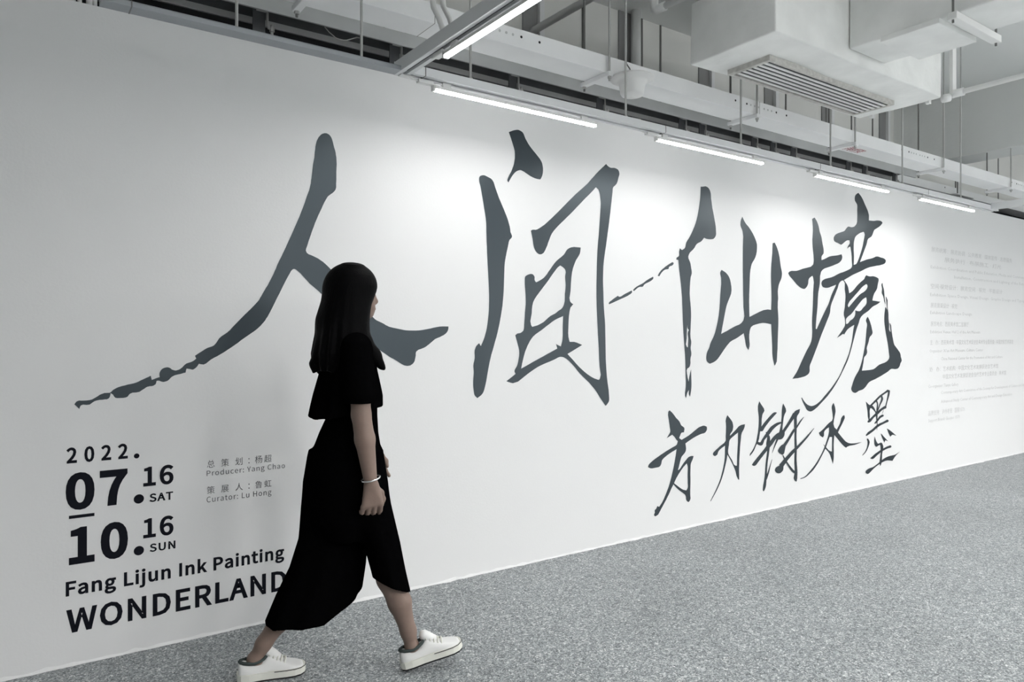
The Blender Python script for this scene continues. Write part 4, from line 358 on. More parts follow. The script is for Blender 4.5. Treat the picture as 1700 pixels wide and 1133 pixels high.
TYPE = {
'2022': ['62,0 707,0 707,111 423,111 255,101 467,323 607,536 658,744 621,903 518,1007 359,1045 241,1026 142,974 56,895 130,822 192,883 263,926 343,941 449,915 512,843 532,738 482,550 327,333 62,76','1667,-18 1836,41 1946,219 1986,517 1946,812 1836,987 1667,1045 1497,987 1387,812 1347,517 1387,219 1497,41','1667,85 1564,130 1496,271 1471,517 1496,761 1564,900 1667,944 1769,900 1838,761 1863,517 1838,271 1769,130','2616,0 3262,0 3262,111 2978,111 2810,101 3021,323 3162,536 3213,744 3176,903 3072,1007 2913,1045 2795,1026 2697,974 2611,895 2685,822 2747,883 2818,926 2898,941 3003,915 3066,843 3087,738 3036,550 2881,333 2616,76','3894,0 4539,0 4539,111 4255,111 4087,101 4298,323 4439,536 4490,744 4453,903 4350,1007 4190,1045 4073,1026 3974,974 3888,895 3962,822 4024,883 4095,926 4175,941 4281,915 4343,843 4364,738 4314,550 4159,333 3894,76'],
'07': ['389,-18 497,3 586,67 652,174 694,323 709,517 694,708 652,856 586,961 497,1024 389,1045 281,1024 192,961 126,856 84,708 70,517 84,323 126,174 192,67 281,3','389,85 324,101 270,151 229,235 203,356 193,517 203,676 229,797 270,880 324,928 389,944 454,928 509,880 550,797 576,676 585,517 576,356 550,235 509,151 454,101','1175,0 1308,0 1322,224 1352,419 1404,598 1487,771 1609,950 1609,1027 966,1027 966,917 1465,917 1359,752 1281,586 1226,410 1192,218'],
'16': ['123,0 686,0 686,106 480,106 480,1027 382,1027 347,1008 309,992 268,977 221,965 169,954 169,873 353,873 353,106 123,106','1319,-18 1411,-3 1492,42 1556,112 1599,204 1614,315 1601,431 1564,522 1504,586 1425,624 1329,637 1280,632 1231,616 1182,591 1137,556 1096,514 1112,680 1151,801 1208,881 1279,926 1361,940 1398,936 1433,926 1467,910 1497,888 1523,861 1596,940 1559,974 1517,1003 1470,1026 1416,1040 1355,1045 1239,1026 1136,965 1052,859 996,702 976,490 993,307 1040,165 1113,63 1208,2','1099,412 1140,462 1183,499 1226,524 1268,538 1308,542 1375,532 1427,502 1463,455 1485,392 1493,315 1484,237 1460,173 1422,124 1375,93 1319,83 1248,96 1190,137 1145,204 1115,296'],
'SAT': ['426,-18 544,-4 641,38 713,100 759,180 775,273 764,355 734,421 689,473 631,514 563,548 417,611 369,632 323,657 284,688 257,730 246,783 255,833 281,874 321,905 374,925 438,931 493,927 544,915 590,895 633,869 672,836 739,919 692,960 638,995 576,1022 510,1039 438,1045 333,1032 244,995 175,937 131,862 115,773 127,692 161,627 209,577 265,538 324,510 471,445 526,420 574,393 610,360 634,318 643,262 633,206 606,160 562,125 502,103 427,95 364,101 303,118 245,145 191,180 144,223 67,133 124,82 190,40 262,8 341,-11','940,0 1071,0 1170,314 1545,314 1643,0 1781,0 1432,1027 1288,1027','1202,416 1253,574 1355,922 1361,922 1464,574 1513,416','2241,0 2371,0 2371,917 2682,917 2682,1027 1930,1027 1930,917 2241,917'],
'10': ['123,0 686,0 686,106 480,106 480,1027 382,1027 347,1008 309,992 268,977 221,965 169,954 169,873 353,873 353,106 123,106','1287,-18 1395,3 1483,67 1550,174 1591,323 1606,517 1591,708 1550,856 1483,961 1395,1024 1287,1045 1178,1024 1090,961 1023,856 982,708 967,517 982,323 1023,174 1090,67 1178,3','1287,85 1222,101 1167,151 1126,235 1100,356 1091,517 1100,676 1126,797 1167,880 1222,928 1287,944 1352,928 1406,880 1447,797 1474,676 1483,517 1474,356 1447,235 1406,151 1352,101'],
'SUN': ['426,-18 544,-4 641,38 713,100 759,180 775,273 764,355 734,421 689,473 631,514 563,548 417,611 369,632 323,657 284,688 257,730 246,783 255,833 281,874 321,905 374,925 438,931 493,927 544,915 590,895 633,869 672,836 739,919 692,960 638,995 576,1022 510,1039 438,1045 333,1032 244,995 175,937 131,862 115,773 127,692 161,627 209,577 265,538 324,510 471,445 526,420 574,393 610,360 634,318 643,262 633,206 606,160 562,125 502,103 427,95 364,101 303,118 245,145 191,180 144,223 67,133 124,82 190,40 262,8 341,-11','1440,-18 1559,-4 1660,42 1739,125 1790,251 1809,423 1809,1027 1684,1027 1684,420 1672,292 1637,199 1585,139 1518,105 1440,95 1364,105 1298,139 1246,199 1213,292 1201,420 1201,1027 1072,1027 1072,423 1090,251 1141,125 1220,42 1321,-4','2186,0 2308,0 2308,539 2307,604 2304,669 2300,733 2296,797 2292,860 2298,860 2409,648 2783,0 2916,0 2916,1027 2792,1027 2792,493 2794,428 2796,362 2801,296 2806,231 2811,168 2804,168 2693,380 2318,1027 2186,1027'],
'Fang Lijun Ink Painting': ['141,0 270,0 270,461 662,461 662,570 270,570 270,917 732,917 732,1027 141,1027','1157,-18 1248,-3 1332,36 1409,91 1413,91 1425,0 1530,0 1530,468 1503,633 1417,741 1266,780 1149,764 1048,726 968,681 1017,592 1083,632 1160,662 1245,674 1341,646 1389,575 1402,482 1137,429 985,337 936,197 965,81 1043,7','1193,85 1125,97 1077,136 1059,206 1091,292 1199,356 1402,396 1402,185 1331,130 1263,97','1850,0 1979,0 1979,552 2049,616 2115,655 2187,668 2269,647 2316,581 2331,465 2331,0 2458,0 2458,482 2434,645 2357,746 2226,780 2130,763 2046,716 1971,650 1968,650 1956,761 1850,761','3041,-350 3246,-313 3379,-218 3426,-87 3397,16 3308,75 3162,94 3012,94 2932,105 2890,134 2879,176 2885,213 2903,243 2928,268 3040,241 3182,273 3281,365 3318,506 3311,568 3289,621 3257,662 3412,662 3412,761 3148,761 3040,780 2898,747 2795,653 2755,508 2770,424 2807,354 2855,304 2855,298 2815,263 2784,215 2771,157 2780,103 2804,62 2839,32 2839,25 2779,-24 2741,-83 2727,-147 2768,-258 2878,-326','3040,328 2959,350 2901,412 2879,508 2901,604 2959,665 3040,686 3122,665 3180,604 3202,508 3180,412 3121,350','3059,-262 2941,-245 2866,-199 2839,-129 2847,-85 2872,-41 2916,0 3015,-11 3146,-11 3231,-20 3283,-51 3300,-108 3270,-183 3187,-239','4061,0 4639,0 4639,111 4190,111 4190,1027 4061,1027','4889,0 5018,0 5018,761 4889,761','4953,917 4998,928 5028,958 5039,1003 5028,1046 4998,1075 4953,1085 4909,1075 4880,1046 4869,1003 4880,958 4909,928','5274,-339 5396,-308 5462,-221 5483,-87 5483,761 5356,761 5356,-87 5348,-167 5320,-218 5262,-237 5189,-223 5164,-319','5419,917 5462,928 5493,958 5504,1003 5493,1046 5462,1075 5419,1085 5374,1075 5344,1046 5333,1003 5344,958 5374,928','6042,-18 6137,-1 6219,47 6293,119 6297,119 6307,0 6413,0 6413,761 6286,761 6286,221 6217,148 6152,106 6080,92 5998,113 5952,179 5937,294 5937,761 5808,761 5808,279 5833,115 5910,16','6749,0 6878,0 6878,552 6948,616 7014,655 7086,668 7168,647 7215,581 7230,465 7230,0 7357,0 7357,482 7332,645 7256,746 7125,780 7028,763 6945,716 6870,650 6867,650 6854,761 6749,761','8090,0 8219,0 8219,1027 8090,1027','8568,0 8697,0 8697,552 8767,616 8832,655 8904,668 8986,647 9033,581 9048,465 9048,0 9176,0 9176,482 9151,645 9074,746 8943,780 8847,763 8763,716 8688,650 8685,650 8673,761 8568,761','9502,0 9628,0 9628,200 9771,367 9994,0 10132,0 9845,454 10099,761 9956,761 9634,360 9628,360 9628,1115 9502,1115','10762,0 10890,0 10890,409 11060,409 11258,443 11390,547 11438,725 11390,903 11256,998 11054,1027 10762,1027','10890,514 10890,922 11038,922 11188,904 11279,843 11309,725 11280,605 11192,536 11043,514','11891,-18 11982,-3 12066,36 12143,91 12147,91 12158,0 12263,0 12263,468 12236,633 12151,741 12000,780 11883,764 11782,726 11702,681 11751,592 11817,632 11894,662 11979,674 12075,646 12123,575 12136,482 11871,429 11718,337 11669,197 11698,81 11777,7','11927,85 11859,97 11811,136 11793,206 11825,292 11933,356 12136,396 12136,185 12065,130 11997,97','12584,0 12713,0 12713,761 12584,761','12649,917 12693,928 12723,958 12734,1003 12723,1046 12693,1075 12649,1085 12604,1075 12575,1046 12564,1003 12575,958 12604,928','13049,0 13178,0 13178,552 13248,616 13314,655 13385,668 13468,647 13515,581 13530,465 13530,0 13657,0 13657,482 13632,645 13556,746 13425,780 13328,763 13244,716 13170,650 13167,650 13154,761 13049,761','14222,-18 14363,10 14338,106 14251,85 14181,103 14144,152 14133,231 14133,657 14341,657 14341,761 14133,761 14133,975 14027,975 14013,761 13893,754 13893,657 14006,657 14006,235 14026,102 14094,14','14592,0 14720,0 14720,761 14592,761','14656,917 14701,928 14731,958 14741,1003 14731,1046 14701,1075 14656,1085 14612,1075 14583,1046 14572,1003 14583,958 14612,928','15057,0 15186,0 15186,552 15256,616 15321,655 15393,668 15475,647 15522,581 15537,465 15537,0 15665,0 15665,482 15640,645 15563,746 15432,780 15336,763 15252,716 15177,650 15174,650 15162,761 15057,761','16247,-350 16452,-313 16585,-218 16633,-87 16603,16 16514,75 16368,94 16218,94 16138,105 16097,134 16085,176 16091,213 16109,243 16134,268 16246,241 16388,273 16487,365 16525,506 16517,568 16495,621 16463,662 16619,662 16619,761 16354,761 16246,780 16104,747 16001,653 15962,508 15976,424 16013,354 16061,304 16061,298 16021,263 15990,215 15977,157 15986,103 16010,62 16046,32 16046,25 15985,-24 15947,-83 15934,-147 15974,-258 16084,-326','16246,328 16166,350 16107,412 16085,508 16107,604 16165,665 16246,686 16329,665 16387,604 16408,508 16386,412 16327,350','16266,-262 16147,-245 16072,-199 16046,-129 16054,-85 16078,-41 16123,0 16221,-11 16352,-11 16437,-20 16489,-51 16506,-108 16477,-183 16393,-239'],
'WONDERLAND': ['254,0 408,0 560,619 612,853 618,853 668,619 824,0 980,0 1192,1027 1069,1027 958,468 902,134 894,134 821,468 678,1027 559,1027 417,468 345,134 339,134 277,468 169,1027 36,1027','1829,-18 2057,47 2211,232 2268,517 2211,800 2057,981 1829,1045 1601,981 1447,800 1391,517 1447,232 1601,47','1829,95 1668,148 1562,294 1524,517 1562,738 1668,881 1829,931 1991,881 2097,738 2135,517 2097,294 1991,148','2570,0 2692,0 2692,539 2689,647 2683,755 2677,860 2682,860 2793,648 3167,0 3300,0 3300,1027 3177,1027 3177,493 3180,384 3187,274 3195,168 3188,168 3077,380 2702,1027 2570,1027','3663,0 3925,0 4186,62 4347,238 4402,517 4347,795 4185,967 3919,1027 3663,1027','3792,106 3792,922 3908,922 4109,875 4230,738 4269,517 4230,295 4109,155 3908,106','4707,0 5313,0 5313,111 4835,111 4835,485 5225,485 5225,595 4835,595 4835,917 5298,917 5298,1027 4707,1027','5740,539 5740,922 5913,922 6049,904 6133,846 6162,739 6133,628 6049,561 5913,539','6175,0 6320,0 6060,450 6181,504 6262,600 6291,739 6244,909 6118,999 5932,1027 5611,1027 5611,0 5740,0 5740,436 5925,436','6581,0 7159,0 7159,111 6710,111 6710,1027 6581,1027','7285,0 7416,0 7515,314 7891,314 7989,0 8126,0 7777,1027 7633,1027','7547,416 7598,574 7700,922 7706,922 7809,574 7858,416','8353,0 8475,0 8475,539 8472,647 8466,755 8459,860 8465,860 8576,648 8950,0 9083,0 9083,1027 8959,1027 8959,493 8962,384 8969,274 8978,168 8971,168 8860,380 8485,1027 8353,1027','9445,0 9707,0 9969,62 10130,238 10185,517 10130,795 9967,967 9702,1027 9445,1027','9574,106 9574,922 9691,922 9892,875 10012,738 10052,517 10012,295 9892,155 9691,106'],
'Producer: Yang Chao': ['141,0 270,0 270,409 440,409 638,443 770,547 818,725 769,903 636,998 434,1027 141,1027','270,514 270,922 417,922 568,904 659,843 689,725 660,605 572,536 423,514','1115,0 1244,0 1244,489 1302,592 1369,648 1435,665 1509,653 1533,763 1452,780 1370,761 1297,706 1236,622 1233,622 1220,761 1115,761','2054,-18 2228,29 2356,164 2406,380 2356,596 2228,733 2054,780 1880,733 1753,596 1703,380 1753,164 1880,29','2054,88 1939,125 1862,226 1834,380 1862,533 1939,635 2054,672 2170,635 2248,533 2276,380 2248,226 2170,125','2967,-18 3054,-3 3132,36 3198,90 3202,90 3213,0 3318,0 3318,1115 3189,1115 3189,822 3196,692 3131,739 3063,769 2982,780 2820,731 2700,593 2653,380 2692,164 2801,29','2995,90 2881,124 2809,224 2785,381 2815,534 2893,635 3004,672 3066,664 3127,639 3189,592 3189,193 3126,135 3062,101','3899,-18 3994,-1 4076,47 4149,119 4154,119 4163,0 4270,0 4270,761 4142,761 4142,221 4074,148 4008,106 3936,92 3855,113 3808,179 3794,294 3794,761 3665,761 3665,279 3690,115 3766,16','4926,-18 5015,-7 5098,26 5172,77 5116,164 5064,126 5004,99 4937,88 4814,125 4732,226 4702,380 4733,533 4817,635 4941,672 4997,664 5047,641 5092,606 5157,690 5098,735 5025,767 4936,780 4754,733 4621,596 4570,380 4617,164 4744,29','5748,-18 5844,-8 5927,20 5998,59 5953,144 5895,112 5832,91 5762,84 5635,117 5547,209 5510,350 6023,350 6029,423 5993,612 5890,736 5725,780 5559,731 5434,594 5384,380 5434,165 5564,29','5509,441 5548,570 5626,650 5727,678 5829,651 5894,571 5917,441','6316,0 6445,0 6445,489 6503,592 6569,648 6636,665 6710,653 6734,763 6652,780 6571,761 6498,706 6437,622 6434,622 6421,761 6316,761','7025,546 7072,559 7105,593 7118,644 7105,695 7072,730 7025,742 6978,730 6946,695 6933,644 6946,593 6978,559','7025,-18 7072,-6 7105,28 7118,78 7105,130 7072,164 7025,176 6978,164 6946,130 6933,78 6946,28 6978,-6','8041,0 8169,0 8169,398 8479,1027 8345,1027 8213,737 8109,511 8104,511 8003,737 7870,1027 7732,1027 8041,398','8882,-18 8972,-3 9057,36 9134,91 9138,91 9149,0 9254,0 9254,468 9227,633 9142,741 8991,780 8874,764 8773,726 8692,681 8741,592 8808,632 8885,662 8970,674 9066,646 9114,575 9127,482 8862,429 8709,337 8660,197 8689,81 8767,7','8918,85 8849,97 8802,136 8783,206 8815,292 8924,356 9127,396 9127,185 9056,130 8988,97','9595,0 9724,0 9724,552 9794,616 9859,655 9931,668 10013,647 10060,581 10075,465 10075,0 10203,0 10203,482 10178,645 10102,746 9970,780 9874,763 9790,716 9715,650 9713,650 9700,761 9595,761','10806,-350 11010,-313 11143,-218 11191,-87 11161,16 11072,75 10926,94 10776,94 10696,105 10655,134 10643,176 10650,213 10667,243 10692,268 10804,241 10946,273 11046,365 11083,506 11075,568 11053,621 11021,662 11177,662 11177,761 10912,761 10804,780 10663,747 10560,653 10520,508 10534,424 10571,354 10619,304 10619,298 10579,263 10548,215 10535,157 10544,103 10569,62 10604,32 10604,25 10543,-24 10505,-83 10492,-147 10532,-258 10642,-326','10804,328 10724,350 10666,412 10643,508 10665,604 10723,665 10804,686 10887,665 10945,604 10967,508 10944,412 10886,350','10824,-262 10705,-245 10630,-199 10604,-129 10612,-85 10637,-41 10681,0 10779,-11 10911,-11 10995,-20 11047,-51 11065,-108 11035,-183 10952,-239','12252,-18 12375,-1 12479,49 12567,129 12496,211 12427,149 12348,109 12258,95 12088,147 11978,292 11938,517 11979,738 12092,881 12262,931 12343,919 12413,885 12472,835 12542,919 12471,981 12376,1027 12261,1045 12027,981 11865,798 11805,513 11864,227 12022,45','12846,0 12975,0 12975,552 13045,616 13111,655 13183,668 13265,647 13312,581 13327,465 13327,0 13454,0 13454,482 13430,645 13353,746 13222,780 13126,763 13043,717 12970,653 12975,810 12975,1115 12846,1115','13972,-18 14063,-3 14147,36 14224,91 14228,91 14239,0 14344,0 14344,468 14317,633 14232,741 14081,780 13964,764 13863,726 13783,681 13832,592 13898,632 13975,662 14060,674 14156,646 14204,575 14217,482 13952,429 13799,337 13750,197 13779,81 13858,7','14008,85 13940,97 13892,136 13874,206 13906,292 14014,356 14217,396 14217,185 14146,130 14078,97','14981,-18 15155,29 15282,164 15332,380 15282,596 15155,733 14981,780 14807,733 14679,596 14629,380 14679,164 14807,29','14981,88 14865,125 14789,226 14761,380 14789,533 14865,635 14981,672 15097,635 15174,533 15202,380 15174,226 15097,125'],
'Curator: Lu Hong': ['528,-18 651,-1 755,49 843,129 772,211 703,149 624,109 534,95 364,147 254,292 214,517 255,738 368,881 538,931 619,919 689,885 748,835 818,919 746,981 652,1027 536,1045 303,981 141,798 81,513 140,227 298,45','1345,-18 1440,-1 1522,47 1596,119 1600,119 1610,0 1716,0 1716,761 1589,761 1589,221 1520,148 1455,106 1383,92 1301,113 1255,179 1240,294 1240,761 1111,761 1111,279 1136,115 1213,16','2073,0 2201,0 2201,489 2259,592 2326,648 2392,665 2466,653 2490,763 2409,780 2327,761 2254,706 2193,622 2190,622 2178,761 2073,761','2891,-18 2982,-3 3066,36 3143,91 3147,91 3159,0 3264,0 3264,468 3237,633 3151,741 3000,780 2883,764 2782,726 2702,681 2751,592 2817,632 2894,662 2979,674 3075,646 3123,575 3136,482 2871,429 2719,337 2670,197 2699,81 2777,7','2927,85 2859,97 2811,136 2793,206 2825,292 2933,356 3136,396 3136,185 3065,130 2997,97','3843,-18 3984,10 3959,106 3872,85 3802,103 3765,152 3754,231 3754,657 3962,657 3962,761 3754,761 3754,975 3648,975 3634,761 3513,754 3513,657 3627,657 3627,235 3647,102 3715,14','4528,-18 4702,29 4830,164 4880,380 4830,596 4702,733 4528,780 4354,733 4226,596 4176,380 4226,164 4354,29','4528,88 4412,125 4336,226 4308,380 4336,533 4412,635 4528,672 4644,635 4721,533 4749,380 4721,226 4644,125','5181,0 5310,0 5310,489 5368,592 5434,648 5501,665 5575,653 5599,763 5517,780 5436,761 5363,706 5302,622 5299,622 5286,761 5181,761','5890,546 5937,559 5970,593 5983,644 5970,695 5937,730 5890,742 5843,730 5810,695 5798,644 5810,593 5843,559','5890,-18 5937,-6 5970,28 5983,78 5970,130 5937,164 5890,176 5843,164 5810,130 5798,78 5810,28 5843,-6','6740,0 7319,0 7319,111 6869,111 6869,1027 6740,1027','7811,-18 7906,-1 7988,47 8062,119 8066,119 8076,0 8182,0 8182,761 8055,761 8055,221 7986,148 7921,106 7849,92 7767,113 7721,179 7706,294 7706,761 7577,761 7577,279 7602,115 7679,16','8965,0 9094,0 9094,485 9573,485 9573,0 9703,0 9703,1027 9573,1027 9573,597 9094,597 9094,1027 8965,1027','10367,-18 10541,29 10669,164 10719,380 10669,596 10541,733 10367,780 10193,733 10065,596 10016,380 10065,164 10193,29','10367,88 10252,125 10175,226 10147,380 10175,533 10252,635 10367,672 10483,635 10560,533 10589,380 10560,226 10483,125','11020,0 11149,0 11149,552 11219,616 11285,655 11357,668 11439,647 11486,581 11501,465 11501,0 11628,0 11628,482 11603,645 11527,746 11396,780 11300,763 11216,716 11141,650 11138,650 11125,761 11020,761','12231,-350 12436,-313 12569,-218 12616,-87 12587,16 12498,75 12352,94 12202,94 12122,105 12080,134 12069,176 12075,213 12092,243 12118,268 12230,241 12372,273 12471,365 12508,506 12501,568 12479,621 12447,662 12602,662 12602,761 12338,761 12230,780 12088,747 11985,653 11945,508 11960,424 11997,354 12045,304 12045,298 12005,263 11974,215 11961,157 11970,103 11994,62 12029,32 12029,25 11969,-24 11931,-83 11917,-147 11958,-258 12068,-326','12230,328 12149,350 12091,412 12069,508 12091,604 12149,665 12230,686 12312,665 12370,604 12392,508 12370,412 12311,350','12249,-262 12131,-245 12056,-199 12029,-129 12037,-85 12062,-41 12106,0 12204,-11 12336,-11 12421,-20 12473,-51 12490,-108 12460,-183 12377,-239'],
'总': ['1063,300 1142,195 1210,84 1256,-14 1342,39 1295,137 1224,244 1143,346','577,377 672,304 760,222 828,146 906,213 837,286 747,365 651,436','394,338 394,48 411,-40 475,-84 604,-97 919,-97 1019,-81 1073,-20 1098,104 999,141 988,50 962,8 910,-1 609,-1 542,2 512,17 504,49 504,338','192,315 159,205 114,99 60,13 157,-34 214,64 259,179 291,297','371,794 1032,794 1032,548 371,548','261,894 261,447 1148,447 1148,894 920,894 1066,1132 958,1175 914,1083 861,984 805,894 518,894 601,936 564,1010 511,1092 450,1171 360,1129 417,1051 467,968 501,894'],
'策': ['810,1182 753,1060 676,951 584,861 651,818 651,769 95,769 95,676 651,676 651,567 196,567 196,204 305,204 305,476 651,476 651,354 494,212 289,97 60,21 127,-67 318,3 497,103 651,228 651,-112 763,-112 763,225 905,114 1082,14 1289,-60 1356,31 1113,110 909,220 763,343 763,476 1113,476 1113,307 1094,289 966,289 1001,206 1074,206 1131,210 1174,220 1203,238 1217,266 1221,307 1221,567 763,567 763,676 1301,676 1301,769 763,769 763,859 732,859 814,964 919,964 1003,801 1097,835 1028,964 1319,964 1319,1053 867,1053 913,1157','268,1182 209,1061 133,951 46,859 134,800 266,964 333,964 408,798 500,833 440,964 679,964 679,1053 318,1053 367,1155'],
'划': ['905,1022 905,254 1007,254 1007,1022','1176,1162 1176,24 1141,-8 948,-7 983,-111 1089,-110 1167,-104 1220,-91 1254,-68 1273,-31 1279,25 1279,1162','433,1090 508,1024 579,953 633,889 707,954 653,1016 580,1084 503,1146','647,668 595,555 534,448 464,347 436,454 411,572 391,699 833,749 824,849 378,798 367,920 361,1046 359,1175 251,1175 254,1043 262,913 275,786 50,761 60,661 287,686 313,530 345,385 384,254 282,157 172,73 53,1 127,-83 231,-15 330,62 423,147 496,12 579,-76 672,-106 751,-82 799,3 826,169 738,225 727,93 707,20 678,-3 618,26 558,106 501,232 595,356 677,492 748,639'],
'杨': ['255,1176 255,906 67,906 67,808 245,808 194,612 125,424 46,276 101,175 157,280 209,410 255,556 255,-111 353,-111 353,646 459,430 527,508 353,780 353,808 517,808 517,906 353,906 353,1176','581,609 702,627 772,627 695,478 593,352 468,252 546,190 677,307 789,454 874,627 1024,627 906,347 738,119 518,-52 598,-112 821,75 995,322 1122,627 1216,627 1187,295 1156,102 1122,15 1073,-4 937,1 966,-98 1116,-98 1153,-91 1183,-76 1211,-49 1256,55 1291,281 1322,674 1325,725 769,725 911,822 1056,935 1204,1060 1126,1120 1102,1111 531,1111 531,1011 990,1011 866,909 756,828 683,779 629,746 579,722 536,709'],
'超': ['832,487 1167,487 1167,230 832,230','732,576 732,141 1272,141 1272,576','136,545 127,309 98,102 38,-63 123,-113 159,-33 186,59 204,161 331,15 516,-57 775,-76 1317,-76 1359,28 1183,25 936,25 773,25 643,29 532,44 438,71 438,353 658,353 658,447 438,447 438,646 662,646 718,598 848,701 936,842 983,1027 1199,1027 1188,879 1175,792 1158,752 1115,739 982,745 1008,654 1162,654 1244,689 1270,749 1288,871 1301,1076 1303,1118 686,1118 686,1027 884,1027 846,881 777,766 672,681 672,741 423,741 423,915 644,915 644,1008 423,1008 423,1176 325,1176 325,1008 102,1008 102,915 325,915 325,741 73,741 73,646 345,646 345,130 296,184 256,252 223,338 231,539'],
'展': ['438,-113 438,-112 482,-94 601,-61 861,4 866,91 563,24 563,311 756,311 880,119 1056,-23 1283,-113 1346,-27 1229,5 1124,50 1032,106 1108,149 1185,198 1256,248 1176,304 1115,257 1042,208 968,162 925,208 888,257 856,311 1331,311 1331,403 1038,403 1038,550 1275,550 1275,640 1038,640 1038,770 938,770 938,640 657,640 657,770 560,770 560,640 349,640 349,550 560,550 560,403 310,403 310,311 464,311 464,84 452,31 425,-5 395,-25','657,550 938,550 938,403 657,403','303,1018 1141,1018 1141,875 303,875','197,1109 197,697 189,451 146,185 43,-59 137,-113 245,146 292,432 303,697 303,783 1246,783 1246,1109'],
'人': ['640,1172 618,832 469,370 60,-24 146,-106 428,114 606,386 703,672 804,392 985,115 1275,-101 1352,-13 979,302 804,686 748,965 758,1172'],
'鲁': ['101,501 101,427 1294,427 1294,501','380,116 1018,116 1018,11 380,11','380,189 380,287 1018,287 1018,189','277,366 277,-115 380,-115 380,-66 1018,-66 1018,-111 1125,-111 1125,366','438,1014 798,1014 718,933 354,933','450,1181 355,1064 222,946 52,839 116,766 234,839 234,560 1168,560 1168,933 847,933 938,1053 868,1092 850,1088 503,1088 556,1160','332,714 647,714 647,630 332,630','744,714 1067,714 1067,630 744,630','332,861 647,861 647,780 332,780','744,861 1067,861 1067,780 744,780'],
'虹': ['676,1045 676,944 943,944 943,60 682,60 659,145 628,238 591,326 510,303 556,179 415,151 415,412 623,412 623,922 415,922 415,1171 319,1171 319,922 105,922 105,345 193,345 193,412 318,412 318,133 57,85 74,-15 583,90 601,7 648,24 648,-41 1347,-41 1347,60 1053,60 1053,944 1321,944 1321,1045','193,833 326,833 326,500 193,500','408,833 536,833 536,500 408,500'],
'：': ['350,681 403,694 441,729 457,784 441,841 403,877 350,891 298,877 259,841 244,784 259,729 298,694','350,-6 403,8 441,44 457,99 441,155 403,192 350,204 298,192 259,155 244,99 259,44 298,8'],
}
# ------------------------------------------------------------------ lettering on the wall (flat vinyl, millimetres along the wall and up)
def parse(s): return [tuple(int(q) for q in p.split(',')) for p in s.split()]

def flat_fill(rings, offset=0.0):
    """triangulated fill of closed rings (outer + holes) -> verts2d, faces"""
    cu = bpy.data.curves.new('outline', 'CURVE'); cu.dimensions = '2D'; cu.fill_mode = 'FRONT'; cu.offset = offset
    for r in rings:
        sp = cu.splines.new('POLY'); sp.points.add(len(r) - 1)
        for p, q in zip(sp.points, r): p.co = (q[0], q[1], 0, 1)
        sp.use_cyclic_u = True
    return _curve_mesh(cu)

def _curve_mesh(cu):
    o = bpy.data.objects.new('outline', cu); COL.objects.link(o)
    bpy.context.view_layer.update()
    me = o.evaluated_get(bpy.context.evaluated_depsgraph_get()).to_mesh()
    v = [(p.co.x, p.co.y) for p in me.vertices]; f = [tuple(p.vertices) for p in me.polygons]
    bpy.data.objects.remove(o); bpy.data.curves.remove(cu)
    return v, f

def on_wall(name, pieces, m, parent=None, lift=.0010):
    """pieces: list of (verts2d in metres, faces) laid on the wall plane"""
    V = []; Fc = []; xs = []
    for i, (v, f) in enumerate(pieces):
        n = len(V); y = -lift - i * .00012
        V += [(p[0], y, p[1]) for p in v]
        for q in f:
            a, b, c = (v[q[0]], v[q[1]], v[q[2]])
            s = (b[0] - a[0]) * (c[1] - a[1]) - (b[1] - a[1]) * (c[0] - a[0])
            Fc.append(tuple(t + n for t in (q if s > 0 else q[::-1])))
    org = (min(p[0] for p in V), 0, min(p[2] for p in V))
    return link(name, V, Fc, m, parent, origin=org)

def brush(key, label, group):
    pieces = []
    for rings in INK[key]:
        pieces.append(flat_fill([[(x / 1000, z / 1000) for x, z in parse(r)] for r in rings]))
    o = on_wall('brush_character', pieces, M['ink'])
    return tag(o, label, 'lettering', group)

GB = 'large brush-written characters of the exhibition title'
brush('ren', 'huge black brush-written character 人 with a long dry tail, behind the walking woman', GB)
brush('jian', 'huge black brush-written character 间, the tall one right of the woman', GB)
brush('xian', 'huge black brush-written character 仙 with a dashed stroke, third of the big four', GB)
brush('jing', 'huge black brush-written character 境, rightmost of the big four', GB)
GS = 'small brush-written characters of the second row'
brush('fang', 'small black brush-written character 方, first of the lower row', GS)
brush('li', 'small black brush-written character 力, second of the lower row', GS)
brush('jun', 'small black brush-written character 钧, middle one of the lower row', GS)
brush('shui', 'small black brush-written character 水, fourth in the lower row', GS)
brush('mo', 'small black brush-written character 墨, last of the lower row', GS)

def fit(v, x0, x1, z0, z1, y0, y1):
    """stretch 2-D points so that their width spans x0..x1 and y0..y1 maps to z0..z1"""
    a = min(p[0] for p in v); b = max(p[0] for p in v)
    return [(x0 + (p[0] - a) / (b - a) * (x1 - x0), z0 + (p[1] - y0) / (y1 - y0) * (z1 - z0)) for p in v]

def line(name, text, x0, x1, z0, cap, parent, m, weight=0.0):
    v, f = flat_fill([[(x / 1400, y / 1400) for x, y in parse(r)] for r in TYPE[text]], weight)
    return on_wall(name, [(fit(v, x0, x1, z0, z0 + cap, -weight, .733 + weight), f)], m, parent)

def disc(name, x, z, r, parent, m):
    v = [(x + r * math.cos(i * math.pi / 20), z + r * math.sin(i * math.pi / 20)) for i in range(40)]
    return on_wall(name, [(v, [tuple(range(40))])], m, parent)

